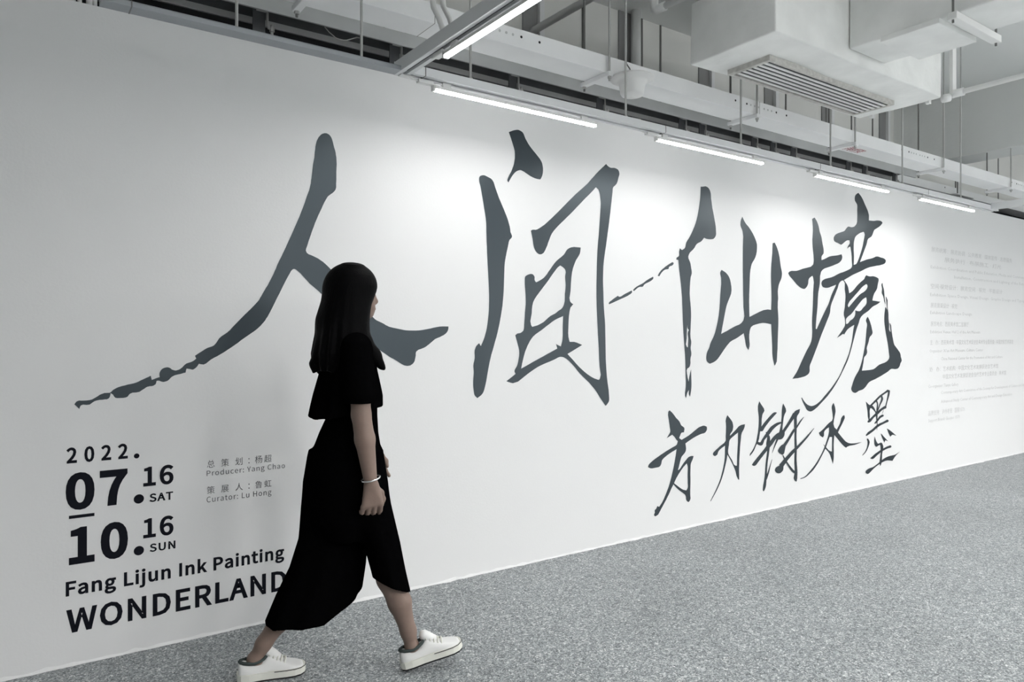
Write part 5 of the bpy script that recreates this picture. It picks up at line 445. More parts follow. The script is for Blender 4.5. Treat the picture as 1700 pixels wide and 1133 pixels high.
dt = thing('date_block', (0.2077, 0, 0.3998), 'bold black dates 2022.07.16 to 10.16 at the lower left of the wall', 'lettering')
line('year', '2022', 0.2079, 0.4236, 0.8029, 0.0615, dt, M['print'], 0.034)
line('month', '07', 0.2057, 0.4227, 0.6172, 0.1447, dt, M['print'], 0.042)
line('day', '16', 0.4807, 0.5966, 0.6798, 0.0805, dt, M['print'], 0.032)
line('weekday', 'SAT', 0.5038, 0.5950, 0.6123, 0.0341, dt, M['print'], 0.030)
line('month', '10', 0.2167, 0.4242, 0.4003, 0.1458, dt, M['print'], 0.042)
line('day', '16', 0.4807, 0.5966, 0.4638, 0.0810, dt, M['print'], 0.032)
line('weekday', 'SUN', 0.5045, 0.6042, 0.4030, 0.0332, dt, M['print'], 0.030)
disc('full_stop', 0.4562, 0.8101, 0.0104, dt, M['print'])
disc('full_stop', 0.4645, 0.6309, 0.0192, dt, M['print'])
disc('full_stop', 0.4645, 0.4163, 0.0192, dt, M['print'])
on_wall('dash', [([(0.2167, 0.5832), (0.3044, 0.5832), (0.3044, 0.5958), (0.2167, 0.5958)], [(0, 1, 2, 3)])], M['print'], dt)
tag(line('title_line', 'Fang Lijun Ink Painting', 0.2059, 1.0681, 0.2784, 0.0574, None, M['print'], 0.033), 'bold black English subtitle line ending in Ink Painting, above WONDERLAND', 'lettering')
tag(line('title_line', 'WONDERLAND', 0.2073, 1.0785, 0.1314, 0.0926, None, M['print'], 0.028), 'big bold black English word WONDERLAND near the floor, partly behind the woman', 'lettering')

# credits in small print
cr = thing('producer_credit', (0.7300, 0, 0.6987), 'thin dark Chinese and English producer credit, upper pair of small lines', 'lettering', 'small credits beside the date')
cu_ = thing('curator_credit', (0.7300, 0, 0.5831), 'thin dark Chinese and English curator credit, lower pair of small lines', 'lettering', 'small credits beside the date')
def cjk_line(name, cells, z0, size, parent, m):
    pcs = []
    for ch, xc in cells:
        v, f = flat_fill([[(x / 1400, y / 1400) for x, y in parse(r)] for r in TYPE[ch]], -.006)
        pcs.append(([(xc + (p[0] - .5) * size * .95, z0 + (p[1] + .08) * size) for p in v], f))
    return on_wall(name, pcs, m, parent)
line('english_line', 'Producer: Yang Chao', 0.7300, 1.0712, 0.6963, 0.0228, cr, M['thin'], -.003)
cjk_line('chinese_line', [('总', 0.7469), ('策', 0.8063), ('划', 0.8660), ('：', 0.9177), ('杨', 0.9524), ('超', 0.9934)], 0.7307, 0.0373, cr, M['thin'])
line('english_line', 'Curator: Lu Hong', 0.7295, 1.0093, 0.5811, 0.0239, cu_, M['thin'], -.003)
cjk_line('chinese_line', [('策', 0.7469), ('展', 0.8063), ('人', 0.8660), ('：', 0.9177), ('鲁', 0.9524), ('虹', 0.9934)], 0.6169, 0.0364, cu_, M['thin'])

# pale small print at the far right end of the wall
blk = thing('credits_block', (7.2170, 0, .47), 'pale grey block of small bilingual print at the right end of the white wall', 'lettering')
def pale_line(text, x0, x1, z0, h, latin):
    cu = bpy.data.curves.new('t', 'FONT'); cu.body = text; cu.size = 1; cu.resolution_u = 1; cu.fill_mode = 'FRONT'
    v, f = _curve_mesh(cu)
    return on_wall('text_line', [(fit(v, x0, x1, z0, z0 + h, 0 if latin else -.08, .7 if latin else .8), f)], M['pale'], blk)
pale_line('展览统筹：展览协调 · 公共教育 · 媒体宣传 · 志愿服务', 7.2765, 9.1265, 2.1255, 0.0460, False)
pale_line('展务执行 · 布展施工 · 灯光', 7.5456, 8.8455, 2.0412, 0.0460, False)
pale_line('Exhibition Coordination and Public Education, Media and Communication', 7.2646, 9.6558, 1.9654, 0.0300, True)
pale_line('Installation, Construction and Lighting of the Exhibition', 7.7490, 9.6558, 1.8909, 0.0300, True)
pale_line('空间·视觉设计：展览空间 · 视觉 · 平面设计', 7.2646, 8.8762, 1.7729, 0.0460, False)
pale_line('Exhibition Space Design, Visual Design, Graphic Design and Typography', 7.2526, 9.6558, 1.6998, 0.0300, True)
pale_line('展览景观设计 · 视觉', 7.2646, 7.8139, 1.5884, 0.0460, False)
pale_line('Exhibition Landscape Design', 7.2526, 8.1354, 1.5269, 0.0300, True)
pale_line('展览地点：西安美术馆二层展厅', 7.2646, 8.0670, 1.4096, 0.0460, False)
pale_line('Exhibition Venue: Hall 2 of the Art Museum', 7.2526, 8.3306, 1.3426, 0.0300, True)
pale_line('主\u3000办：西安美术馆 · 中国文化艺术促进会美术专业委员会 · 中国文化艺术基金', 7.2526, 9.1584, 1.2309, 0.0460, False)
pale_line("Organizer: Xi'an Art Museum, Culture Center", 7.2407, 8.4017, 1.1584, 0.0300, True)
pale_line('China National Center for the Promotion of Art and Culture', 7.4710, 8.8762, 1.0797, 0.0300, True)
pale_line('协\u3000办：艺术机构 · 中国文化艺术发展促进会艺术馆', 7.2407, 8.7695, 0.9720, 0.0460, False)
pale_line('中国文化艺术发展促进会当代艺术专业委员会 · 美术馆', 7.5082, 8.9690, 0.8946, 0.0460, False)
pale_line('Co-organizer: Tianyu Gallery', 7.2170, 7.8401, 0.8198, 0.0300, True)
pale_line('Contemporary Art Committee of the Society for Development of Culture and Art', 7.4710, 9.4861, 0.7512, 0.0300, True)
pale_line('Advanced Study Center of Contemporary Art and Design Education', 7.4710, 9.1265, 0.6632, 0.0300, True)
pale_line('品牌支持：泸州老窖 · 国窖1573', 7.2170, 7.9726, 0.5533, 0.0460, False)
pale_line('Support Brand: Guojiao 1573', 7.2170, 7.8664, 0.4924, 0.0300, True)
# ------------------------------------------------------------------ lighting track along the wall
TZ = 2.436                                   # underside of the tracks
def profile_track(mb, x0, x1, ya, yb, z0, z1):
    """flat channel with a shallow groove in its front face and a slot below"""
    ym = (ya + yb) / 2
    o = [(ya, z0), (ym - .009, z0), (ym - .009, z0 + .012), (ym + .009, z0 + .012), (ym + .009, z0), (yb, z0), (yb, z1), (ya, z1)]
    return mb.extrude_x(o, x0, x1)

tr = thing('lighting_track', (1.445, -.5325, TZ), 'long white lighting track hanging in front of the wall top, carrying four lit tubes', 'lighting track')
profile_track(MB(), 1.445, 7.30, -.565, -.50, TZ, TZ + .0375).build('track_body', M['track'], tr)
MB().box(1.50, 7.25, -.5405, -.5245, TZ + .0112, TZ + .0119).build('slot', M['slot'], tr)
for xs in (1.5, 3.0, 4.5, 6.0): MB().box(xs, xs + .004, -.566, -.499, TZ - .0008, TZ + .0378).build('joint', M['rod_dark'], tr)
for x in (1.751, 2.728, 3.70, 4.676, 5.656, 6.635):
    MB().tube([(x, -.5325, TZ + .03), (x, -.5325, CEIL)], .006, 8).tube([(x, -.5325, TZ + .037), (x, -.5325, TZ + .052)], .011, 8).build('hanger_rod', M['rod'], tr)

tl = thing('dark_track', (.273, -.5325, TZ), 'thin unlit grey track strip along the wall top, left of the lit cross track', 'lighting track')
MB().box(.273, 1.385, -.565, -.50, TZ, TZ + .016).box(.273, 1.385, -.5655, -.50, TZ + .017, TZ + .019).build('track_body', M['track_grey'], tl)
MB().box(.362, .366, -.567, -.499, TZ - .001, TZ + .020).build('joint', M['rod_dark'], tl)
for x in (.72, 1.22):
    MB().tube([(x, -.53, TZ + .015), (x, -.53, CEIL)], .006, 8).build('hanger_rod', M['rod'], tl)

def cross_track(x0, x1, y0, y1, label):
    t = thing('cross_track', (x0, y1, TZ), label, 'lighting track')
    mb = MB(); xm = (x0 + x1) / 2
    o = [(x0, TZ), (xm - .009, TZ), (xm - .009, TZ + .012), (xm + .009, TZ + .012), (xm + .009, TZ), (x1, TZ), (x1, TZ + .055), (x0, TZ + .055)]
    n = 8
    vs = [(x, y1, z) for x, z in o] + [(x, y0, z) for x, z in o]
    mb.add(vs, [(i, (i + 1) % n, n + (i + 1) % n, n + i) for i in range(n)] + [tuple(range(n - 1, -1, -1)), tuple(range(n, 2 * n))])
    mb.build('track_body', M['track'], t, bevel=.0015)
    MB().box(xm - .008, xm + .008, y0 + .03, y1 - .05, TZ + .0112, TZ + .0119).build('slot', M['slot'], t)
    MB().box(x0 - .001, x1 + .001, y1 - .004, y1 + .001, TZ - .001, TZ + .056).build('end_cap', M['track'], t)
    return t
ct = cross_track(1.385, 1.445, -5.366, -.50, 'white lighting track running out from the wall towards the viewer, with a bright tube')
MB().box(1.40, 1.47, -.535, -.505, TZ - .006, TZ - .001).build('corner_plate', M['plastic'], ct)
ct2 = cross_track(7.14, 7.20, -5.366, -.566, 'unlit white lighting track leaving the far end of the wall track at the right')
for t, x in ((ct, 1.415), (ct2, 7.17)):
    for y in (-2.1, -3.9, -5.2):
        MB().tube([(x, y, TZ + .05), (x, y, CEIL)], .006, 8).build('hanger_rod', M['rod'], t)

# ------------------------------------------------------------------ LED tubes
LEN = .96
def tube_light(label, group, m, flank='flank_dim'):
    """tube along +X from the origin with its housing, end caps and track connector, shining downwards"""
    t = thing('tube_light', (0, 0, 0), label, 'tube light', group)
    # diffuser: flat strip facing down, softly lit rounded flanks
    prof = [(-.0115, -.036), (-.0115, -.039), (-.0105, -.0425), (-.009, -.044), (.009, -.044), (.0105, -.0425), (.0115, -.039), (.0115, -.036)]
    k = len(prof)
    vs = [(.008, y, z) for y, z in prof] + [(LEN - .008, y, z) for y, z in prof]
    fs = [(i, i + 1, k + i + 1, k + i) for i in range(k - 1)]
    g = link('glowing_tube', vs, fs, M[flank], t)
    g.data.materials.append(m)
    g.data.polygons[3].material_index = 1
    MB().box(0, LEN, -.0125, .0125, -.036, -.022).build('housing', M['plastic'], t, bevel=.002)
    MB().box(-.002, .008, -.0125, .0125, -.0455, -.020).box(LEN - .008, LEN + .002, -.0125, .0125, -.0455, -.020).build('end_cap', M['plastic'], t)
    MB().box(-.075, -.002, -.014, .014, -.024, -.008).build('connector', M['plastic'], t, bevel=.002)
    for xx in (.05, LEN - .10): MB().box(xx, xx + .04, -.006, .006, -.022, -.001).build('clip', M['plastic'], t)
    MB().tube([(-.12, 0, -.005), (-.10, 0, -.012), (-.075, 0, -.016)], .003, 6).build('cable', M['plastic'], t)
    return t
p0 = tube_light('bright LED tube under the wall track, longest in view and nearest the bar corner', 'LED tubes along the wall', M['tube'], 'tube_flank')
names = ['bright LED tube above the dashed brush stroke, second along the wall track',
         'bright LED tube above the three upright strokes of 仙, third along the wall track',
         'bright LED tube at the far right end of the wall track']
p0.location = (1.555, -.5325, TZ)
for (x, lb) in zip((2.957, 4.486, 5.92), names):
    c = copy_tree(p0); c.location = (x, -.5325, TZ); c['label'] = lb
bar_tube = tube_light('bright LED tube under the cross track, cut by the top edge of the photo', None, M['tube'], 'tube_flank')
bar_tube.location = (1.415, -.885, TZ); bar_tube.rotation_euler = (0, 0, R(-90))
back = thing('lighting_track', (-2.0, -5.4, TZ), 'long white lighting track deep in the hall, parallel to the lettered wall', 'lighting track')  # unseen track, added to carry tubes that fill the hall with light
profile_track(MB(), -2.0, 13.4, -5.4325, -5.3675, TZ, TZ + .0375).build('track_body', M['track'], back)
for x in (-1.7, .05, 12.8): MB().tube([(x, -5.4, TZ + .03), (x, -5.4, CEIL)], .006, 8).build('hanger_rod', M['rod'], back)
MB().box(.2, 12.6, -5.41, -5.39, TZ + .0376, TZ + .040).build('uplight_strip', M['uplight'], back)  # glowing strip added to brighten the ceiling and fittings by bounce
far = tube_light('LED tube on the deep hall track, first from the left', 'LED tubes on the deep hall track', M['tube_room'])
far.location = (.3, -5.4, TZ)
for x, w in ((2.1, 'second'), (3.8, 'third'), (5.4, 'fourth'), (6.7, 'fifth'), (7.9, 'sixth'), (9.1, 'seventh'), (10.3, 'eighth'), (11.5, 'ninth')):
    c = copy_tree(far); c.location = (x, -5.4, TZ); c['label'] = 'LED tube on the deep hall track, %s from the left' % w

rowt = tube_light('LED tube on the right cross track, nearest the wall', 'LED tubes on the right cross track', M['tube_row'])  # unseen tubes added to brighten the right end of the wall
rowt.location = (7.17, -1.22, TZ); rowt.rotation_euler = (0, 0, R(-90))
c = copy_tree(rowt); c.location = (7.17, -3.0, TZ); c['label'] = 'LED tube on the right cross track, second from the wall'

# ------------------------------------------------------------------ open steel channel with brackets above the wall
ch = thing('steel_channel', (-1.0, .0, 2.80), 'long grey open steel channel with hanging brackets above the white wall', 'channel')
pr = [(.0, 2.795), (.012, 2.795), (.012, 2.858), (.238, 2.858), (.238, 2.822), (.25, 2.822), (.25, 2.870), (.0, 2.862)]
MB().extrude_x(pr, -3.9, 6.985).build('channel_body', M['steel'], ch)
MB().box(-3.9, 6.985, .013, .237, 2.852, 2.857).build('dark_lining', M['steel_dark'], ch)  # dark strip stands in for the shade inside the open channel
for x in (-2.5, .3, 3.1, 5.9):
    MB().tube([(x, .244, 2.86), (x, .244, CEIL)], .006, 8).build('hanger_rod', M['rod_dark'], ch)
for x in (.33, .999, 1.695, 2.452, 3.134, 3.899, 4.109, 4.705, 4.94, 5.211, 6.015, 6.279, 6.80):
    b = MB().box(x - .045, x + .012, .10, .106, 2.70, 2.83).build('bracket', M['steel_dark'], ch)
    MB().tube([(x - .03, .095, 2.832), (x + .015, .095, 2.832), (x + .02, .095, 2.826), (x + .02, .095, 2.765), (x + .025, .095, 2.757), (x + .05, .095, 2.753)], .0065, 6) \
        .tube([(x + .042, .095, 2.775), (x + .042, .095, 2.60)], .0065, 6).tube([(x + .042, .095, 2.742), (x + .042, .095, 2.762)], .012, 6).build('bent_rod', M['rod'], b)
wire = MB().tube([(1.281, .05, 2.81), (1.30, .04, 2.785), (1.328, .03, 2.762), (1.355, .03, 2.757), (1.385, .03, 2.763), (1.438, .03, 2.790), (1.46, .05, 2.80)], .0028, 6).build('loose_wire', M['rod'], origin=(1.281, .05, 2.757))
tag(wire, 'loose thin wire sagging below the steel channel, left of the cross track', 'wire')

# ------------------------------------------------------------------ white cable tray
FY, BY, Z0, Z1 = -.392, -.215, 2.761, 2.855        # front and back face, underside and lid of the tray
ty = thing('cable_tray', (-3.9, FY, Z0), 'big white covered cable tray on strut hangers, running above the lighting track', 'cable tray')
MB().box(-3.9, 11.0, FY, BY, Z0, Z1).build('tray_body', M['tray'], ty, bevel=.003)
for xs in (1.645, 4.08, 6.62, 9.0):
    MB().box(xs - .0025, xs, FY - .0006, BY + .001, Z0 - .0007, Z1 + .0008).build('joint', M['rod_dark'], ty)
def rivets(x, y, z, m, n, d, dx, parent):
    mb = MB()
    for i in range(n): mb.tube([(x + i * dx, y + .001, z), (x + i * dx, y - .0012, z)], d, 8)
    return mb.build('rivet_row', m, parent)
for x in (1.96, 4.08, 6.18, 8.3):
    for x0, m, n, dx in ((x - .25, 'slot', 2, .115), (x + .18, 'slot', 2, .115), (x - .093, 'steel', 3, .040), (x + .048, 'steel', 3, .040)):
        rivets(x0, FY, 2.817, M[m], n, .007, dx, ty)
for x in (1.06, 2.726, 4.03, 5.21, 6.61, 7.99):
    s = MB().box(x - .018, x + .018, FY - .031, BY + .031, Z0 - .025, Z0 - .0005).build('support_bar', M['tray'], ty, bevel=.003)
    MB().tube([(x, FY - .016, Z0 - .05), (x, FY - .016, CEIL)], .0062, 8).build('hanger_rod', M['rod'], s)
    MB().tube([(x, BY + .016, Z0 - .05), (x, BY + .016, CEIL)], .0062, 8).build('hanger_rod', M['rod_dark'], s)
    MB().tube([(x, FY - .016, Z0 - .037), (x, FY - .016, Z0 - .025)], .012, 6).build('nut', M['rod'], s)
    MB().tube([(x, BY + .016, Z0 - .037), (x, BY + .016, Z0 - .025)], .012, 6).build('nut', M['rod'], s)
ty2 = thing('short_cable_tray', (7.55, .33, 2.86), 'lower white cable tray seen past the end of the steel channel', 'cable tray')
MB().box(7.25, 12.5, .33, .52, 2.862, 2.945).build('tray_body', M['tray'], ty2, bevel=.003)
rivets(8.3, .33, 2.92, M['slot'], 1, .008, .04, ty2)
MB().box(8.42, 8.82, .25, .56, 2.845, 2.859).build('support_bar', M['tray'], ty2)
MB().tube([(8.5, .29, 2.85), (8.5, .29, CEIL)], .007, 8).build('hanger_rod', M['rod_dark'], ty2)

# red marks on the tray
def under(name, pieces, m, z):
    V = []; Fc = []
    for v, f in pieces:
        n = len(V); V += [(p[0], p[1], z) for p in v]; Fc += [tuple(n + i for i in q) for q in f]
    return link(name, V, Fc, m, None, origin=(min(p[0] for p in V), min(p[1] for p in V), z))
cu = bpy.data.curves.new('t', 'FONT'); cu.body = '弱电桥架'; cu.size = 1; cu.resolution_u = 1; cu.fill_mode = 'FRONT'
v, f = _curve_mesh(cu)
v = [(5.27 + p[0] * .064, -.25 - p[1] * .10) for p in v]
red = under('stencilled_lettering', [(v, f)], M['red'], Z0 - .0012)
tag(red, 'short red stencilled lettering on the underside of the white cable tray', 'lettering')
tri = MB().add([(4.325, .012, 2.846), (4.39, .012, 2.850), (4.350, .012, 2.890), (4.325, .03, 2.846), (4.39, .03, 2.850), (4.350, .03, 2.890)],
               [(0, 1, 2), (5, 4, 3), (0, 3, 4, 1), (1, 4, 5, 2), (2, 5, 3, 0)]).build('warning_triangle', M['red_dark'], origin=(4.357, .02, 2.846))
tag(tri, 'tiny dark red triangle standing on the steel channel under the cable tray', 'sign')

# bell-shaped fixture
bl = thing('pendant_fixture', (2.857, -.45, 2.64), 'white bell-shaped fixture with a wide rim hanging under the big white cable tray', 'fixture')
MB().lathe((2.857, -.45, 0), [(.0, 2.746), (.113, 2.746), (.122, 2.740), (.119, 2.731), (.090, 2.724), (.076, 2.713), (.070, 2.688), (.066, 2.656), (.058, 2.643), (.0, 2.638)], 36).build('bell', M['plastic'], bl, smooth=True)
MB().lathe((2.857, -.45, 0), [(.0, 2.755), (.045, 2.755), (.045, 2.745), (.0, 2.745)], 20).build('neck', M['rod_dark'], bl)
MB().tube([(2.857, -.45, 2.752), (2.859, -.43, 2.80), (2.862, -.402, 2.835), (2.864, -.397, 2.856)], .0036, 6).build('cord', M['rod_dark'], bl)

# ------------------------------------------------------------------ fan coil unit, its duct and pipes
def rounded_box(x0, x1, y0, y1, z0, z1, name, m, parent, seg=10, wob=.009, bev=.010, seed=1):
    bm = bmesh.new()
    bmesh.ops.create_cube(bm, size=1)
    for q in bm.verts:
        q.co = ((x0 + x1) / 2 + q.co.x * (x1 - x0), (y0 + y1) / 2 + q.co.y * (y1 - y0), (z0 + z1) / 2 + q.co.z * (z1 - z0))
    bmesh.ops.bevel(bm, geom=bm.edges[:], offset=bev, segments=3, profile=.6, affect='EDGES')
    big = [e for e in bm.edges if e.calc_length() > .12]
    bmesh.ops.subdivide_edges(bm, edges=big, cuts=seg, use_grid_fill=True)
    from mathutils import noise
    for q in bm.verts:
        q.co += noise.noise_vector(q.co * 2.6 + Vector((seed, 0, 0))) * wob
    vs = [tuple(q.co) for q in bm.verts]
    bm.verts.index_update()
    fs = [tuple(q.index for q in fc.verts) for fc in bm.faces]
    bm.free()
    return link(name, vs, fs, m, parent, True)

ac = thing('fan_coil_unit', (4.11, -.83, 2.867), 'white wrapped ceiling air conditioning unit with a long slotted grille underneath', 'air conditioner')
rounded_box(3.225, 5.01, -1.105, -.55, 2.867, 3.216, 'casing', M['wrap'], ac)
g = MB()
gx0, gx1, gy0, gy1 = 3.50, 4.79, -.875, -.635
GZ = 2.838
g.box(gx0 - .03, gx1 + .03, gy0 - .022, gy0, GZ, 2.875).box(gx0 - .03, gx1 + .03, gy1, gy1 + .022, GZ, 2.875)
g.box(gx0 - .03, gx0, gy0, gy1, GZ, 2.875).box(gx1, gx1 + .03, gy0, gy1, GZ, 2.875)
gr = g.build('grille_frame', M['dust'], ac, bevel=.002)
MB().box(gx0, gx1, gy0, gy1, 2.858, 2.8625).build('grille_recess', M['grille_dark'], gr)
for i in range(6):
    y = gy0 + .022 + i * (gy1 - gy0 - .02) / 6
    MB().box(gx0, gx1, y - .002, y + .015, GZ + .001, GZ + .006).build('slat', M['plastic'], gr)
for y in (-1.02, -.64):
    MB().box(5.0, 5.03, y - .012, y + .012, 2.85, CEIL).build('hanging_strap', M['plastic'], ac)
MB().tube([(3.5, -.62, 3.2), (3.5, -.62, CEIL)], .006, 8).build('hanger_rod', M['rod'], ac)

du = thing('air_duct', (4.085, -2.6, 2.94), 'white wrapped air duct running out of the air conditioning unit towards the viewer', 'duct')
rounded_box(3.90, 4.28, -4.6, -1.112, 2.925, 3.32, 'duct_body', M['wrap'], du, seg=14, wob=.004, seed=7)
MB().box(3.875, 4.30, -1.60, -1.30, 2.895, 2.925).build('sleeve', M['wrap'], du, bevel=.004)
MB().box(3.86, 4.38, -1.69, -1.645, 2.885, 2.922).build('support_bar', M['plastic'], du, bevel=.003)
for x in (3.872, 4.368): MB().tube([(x, -1.667, 2.87), (x, -1.667, CEIL)], .006, 8).build('hanger_rod', M['rod_dark'], du)

dp = thing('drain_pipe', (5.10, -1.15, 2.90), 'white drain pipe running from the end of the air conditioning unit towards the viewer', 'pipe')
MB().tube([(5.10, -1.17, 2.90), (5.10, -6.5, 2.955)], .017, 14).build('pipe_run', M['pipe'], dp, smooth=True)
MB().tube([(5.10, -1.20, 2.90), (5.10, -1.13, 2.899)], .026, 14).tube([(5.09, -1.12, 2.88), (5.055, -1.09, 2.872)], .026, 12).build('elbow', M['pipe'], dp, smooth=True)
MB().box(5.075, 5.125, -1.145, -1.125, 2.90, 3.35).build('hanging_strap', M['plastic'], dp)
for y in (-3.0, -5.0): MB().tube([(5.10, y, 2.92), (5.10, y, CEIL)], .005, 8).build('hanger_rod', M['rod'], dp)

pa = thing('fire_pipe', (3.07, .69, 3.43), 'straight white pipe running from the upper wall over the cable tray towards the viewer', 'pipe')
MB().tube([(3.02, .70, 3.435), (3.02, -6.5, 3.425)], .026, 16).build('pipe_run', M['pipe'], pa, smooth=True)
for y in (-1.2, -3.4, -5.6): MB().tube([(3.02, y, 3.45), (3.02, y, CEIL)], .005, 8).build('hanger_rod', M['rod'], pa)
pb = thing('bent_pipe', (3.26, -.22, 3.3), 'white pipe with an elbow dropping from the ceiling beside the air conditioning unit', 'pipe')
MB().tube([(3.256, -.235, CEIL), (3.256, -.235, 3.335)], .020, 14).build('drop', M['pipe'], pb, smooth=True)
MB().tube([(3.256, -.235, 3.37), (3.256, -.235, 3.325), (3.257, -.240, 3.306), (3.258, -.256, 3.297), (3.262, -.32, 3.298)], .027, 14).build('elbow', M['pipe'], pb, smooth=True)
MB().tube([(3.258, -.26, 3.298), (3.275, -.50, 3.300), (3.42, -2.6, 3.31)], .020, 14).build('pipe_run', M['pipe'], pb, smooth=True)
pv = MB().tube([(3.96, .62, 2.955), (3.96, .62, CEIL)], .035, 18).build('riser_pipe', M['pipe'], smooth=True, origin=(3.96, .62, 2.955))
tag(pv, 'vertical white pipe standing against the upper wall behind the cable tray', 'pipe')

cd = thing('flexible_conduit', (1.41, -.85, 2.49), 'pair of pale flexible conduits dropping from the ceiling onto the cross track', 'conduit')
for dx, dy in ((-.012, 0), (.016, -.03)):
    MB().tube([(1.405 + dx, -.80 + dy, CEIL), (1.405 + dx, -.81 + dy, 3.1), (1.40 + dx, -.82 + dy, 2.72), (1.40 + dx, -.84 + dy, 2.60), (1.41 + dx, -.87 + dy, 2.545), (1.415 + dx, -.89 + dy, TZ + .056)], .011, 10).build('hose', M['plastic'], cd, smooth=True)

for i, (x, lb) in enumerate(((.235, 'pale pipe end above the wall top, leftmost of the four'), (.258, 'pale pipe end above the wall top, second from the left'), (.292, 'pale pipe end above the wall top, third from the left'), (.312, 'pale pipe end above the wall top, beside the grey track strip'))):
    r = (.009, .008, .012, .008)[i]
    tag(MB().tube([(x, .06, 2.62), (x, .06, 2.80)], r, 14).build('pipe_stub', M['pipe'], smooth=True, origin=(x, .06, 2.637)), lb, 'pipe', 'pipe ends above the wall')
# ------------------------------------------------------------------ the walking woman
# own frame: a = forward, b = to her right, z = up
PO = Vector((1.13, -.68, 0)); PA = Vector((.970, -.243, 0)); PB = Vector((-.243, -.970, 0))
def pw(a, b, z): return PO + PA * a + PB * b + Vector((0, 0, z))

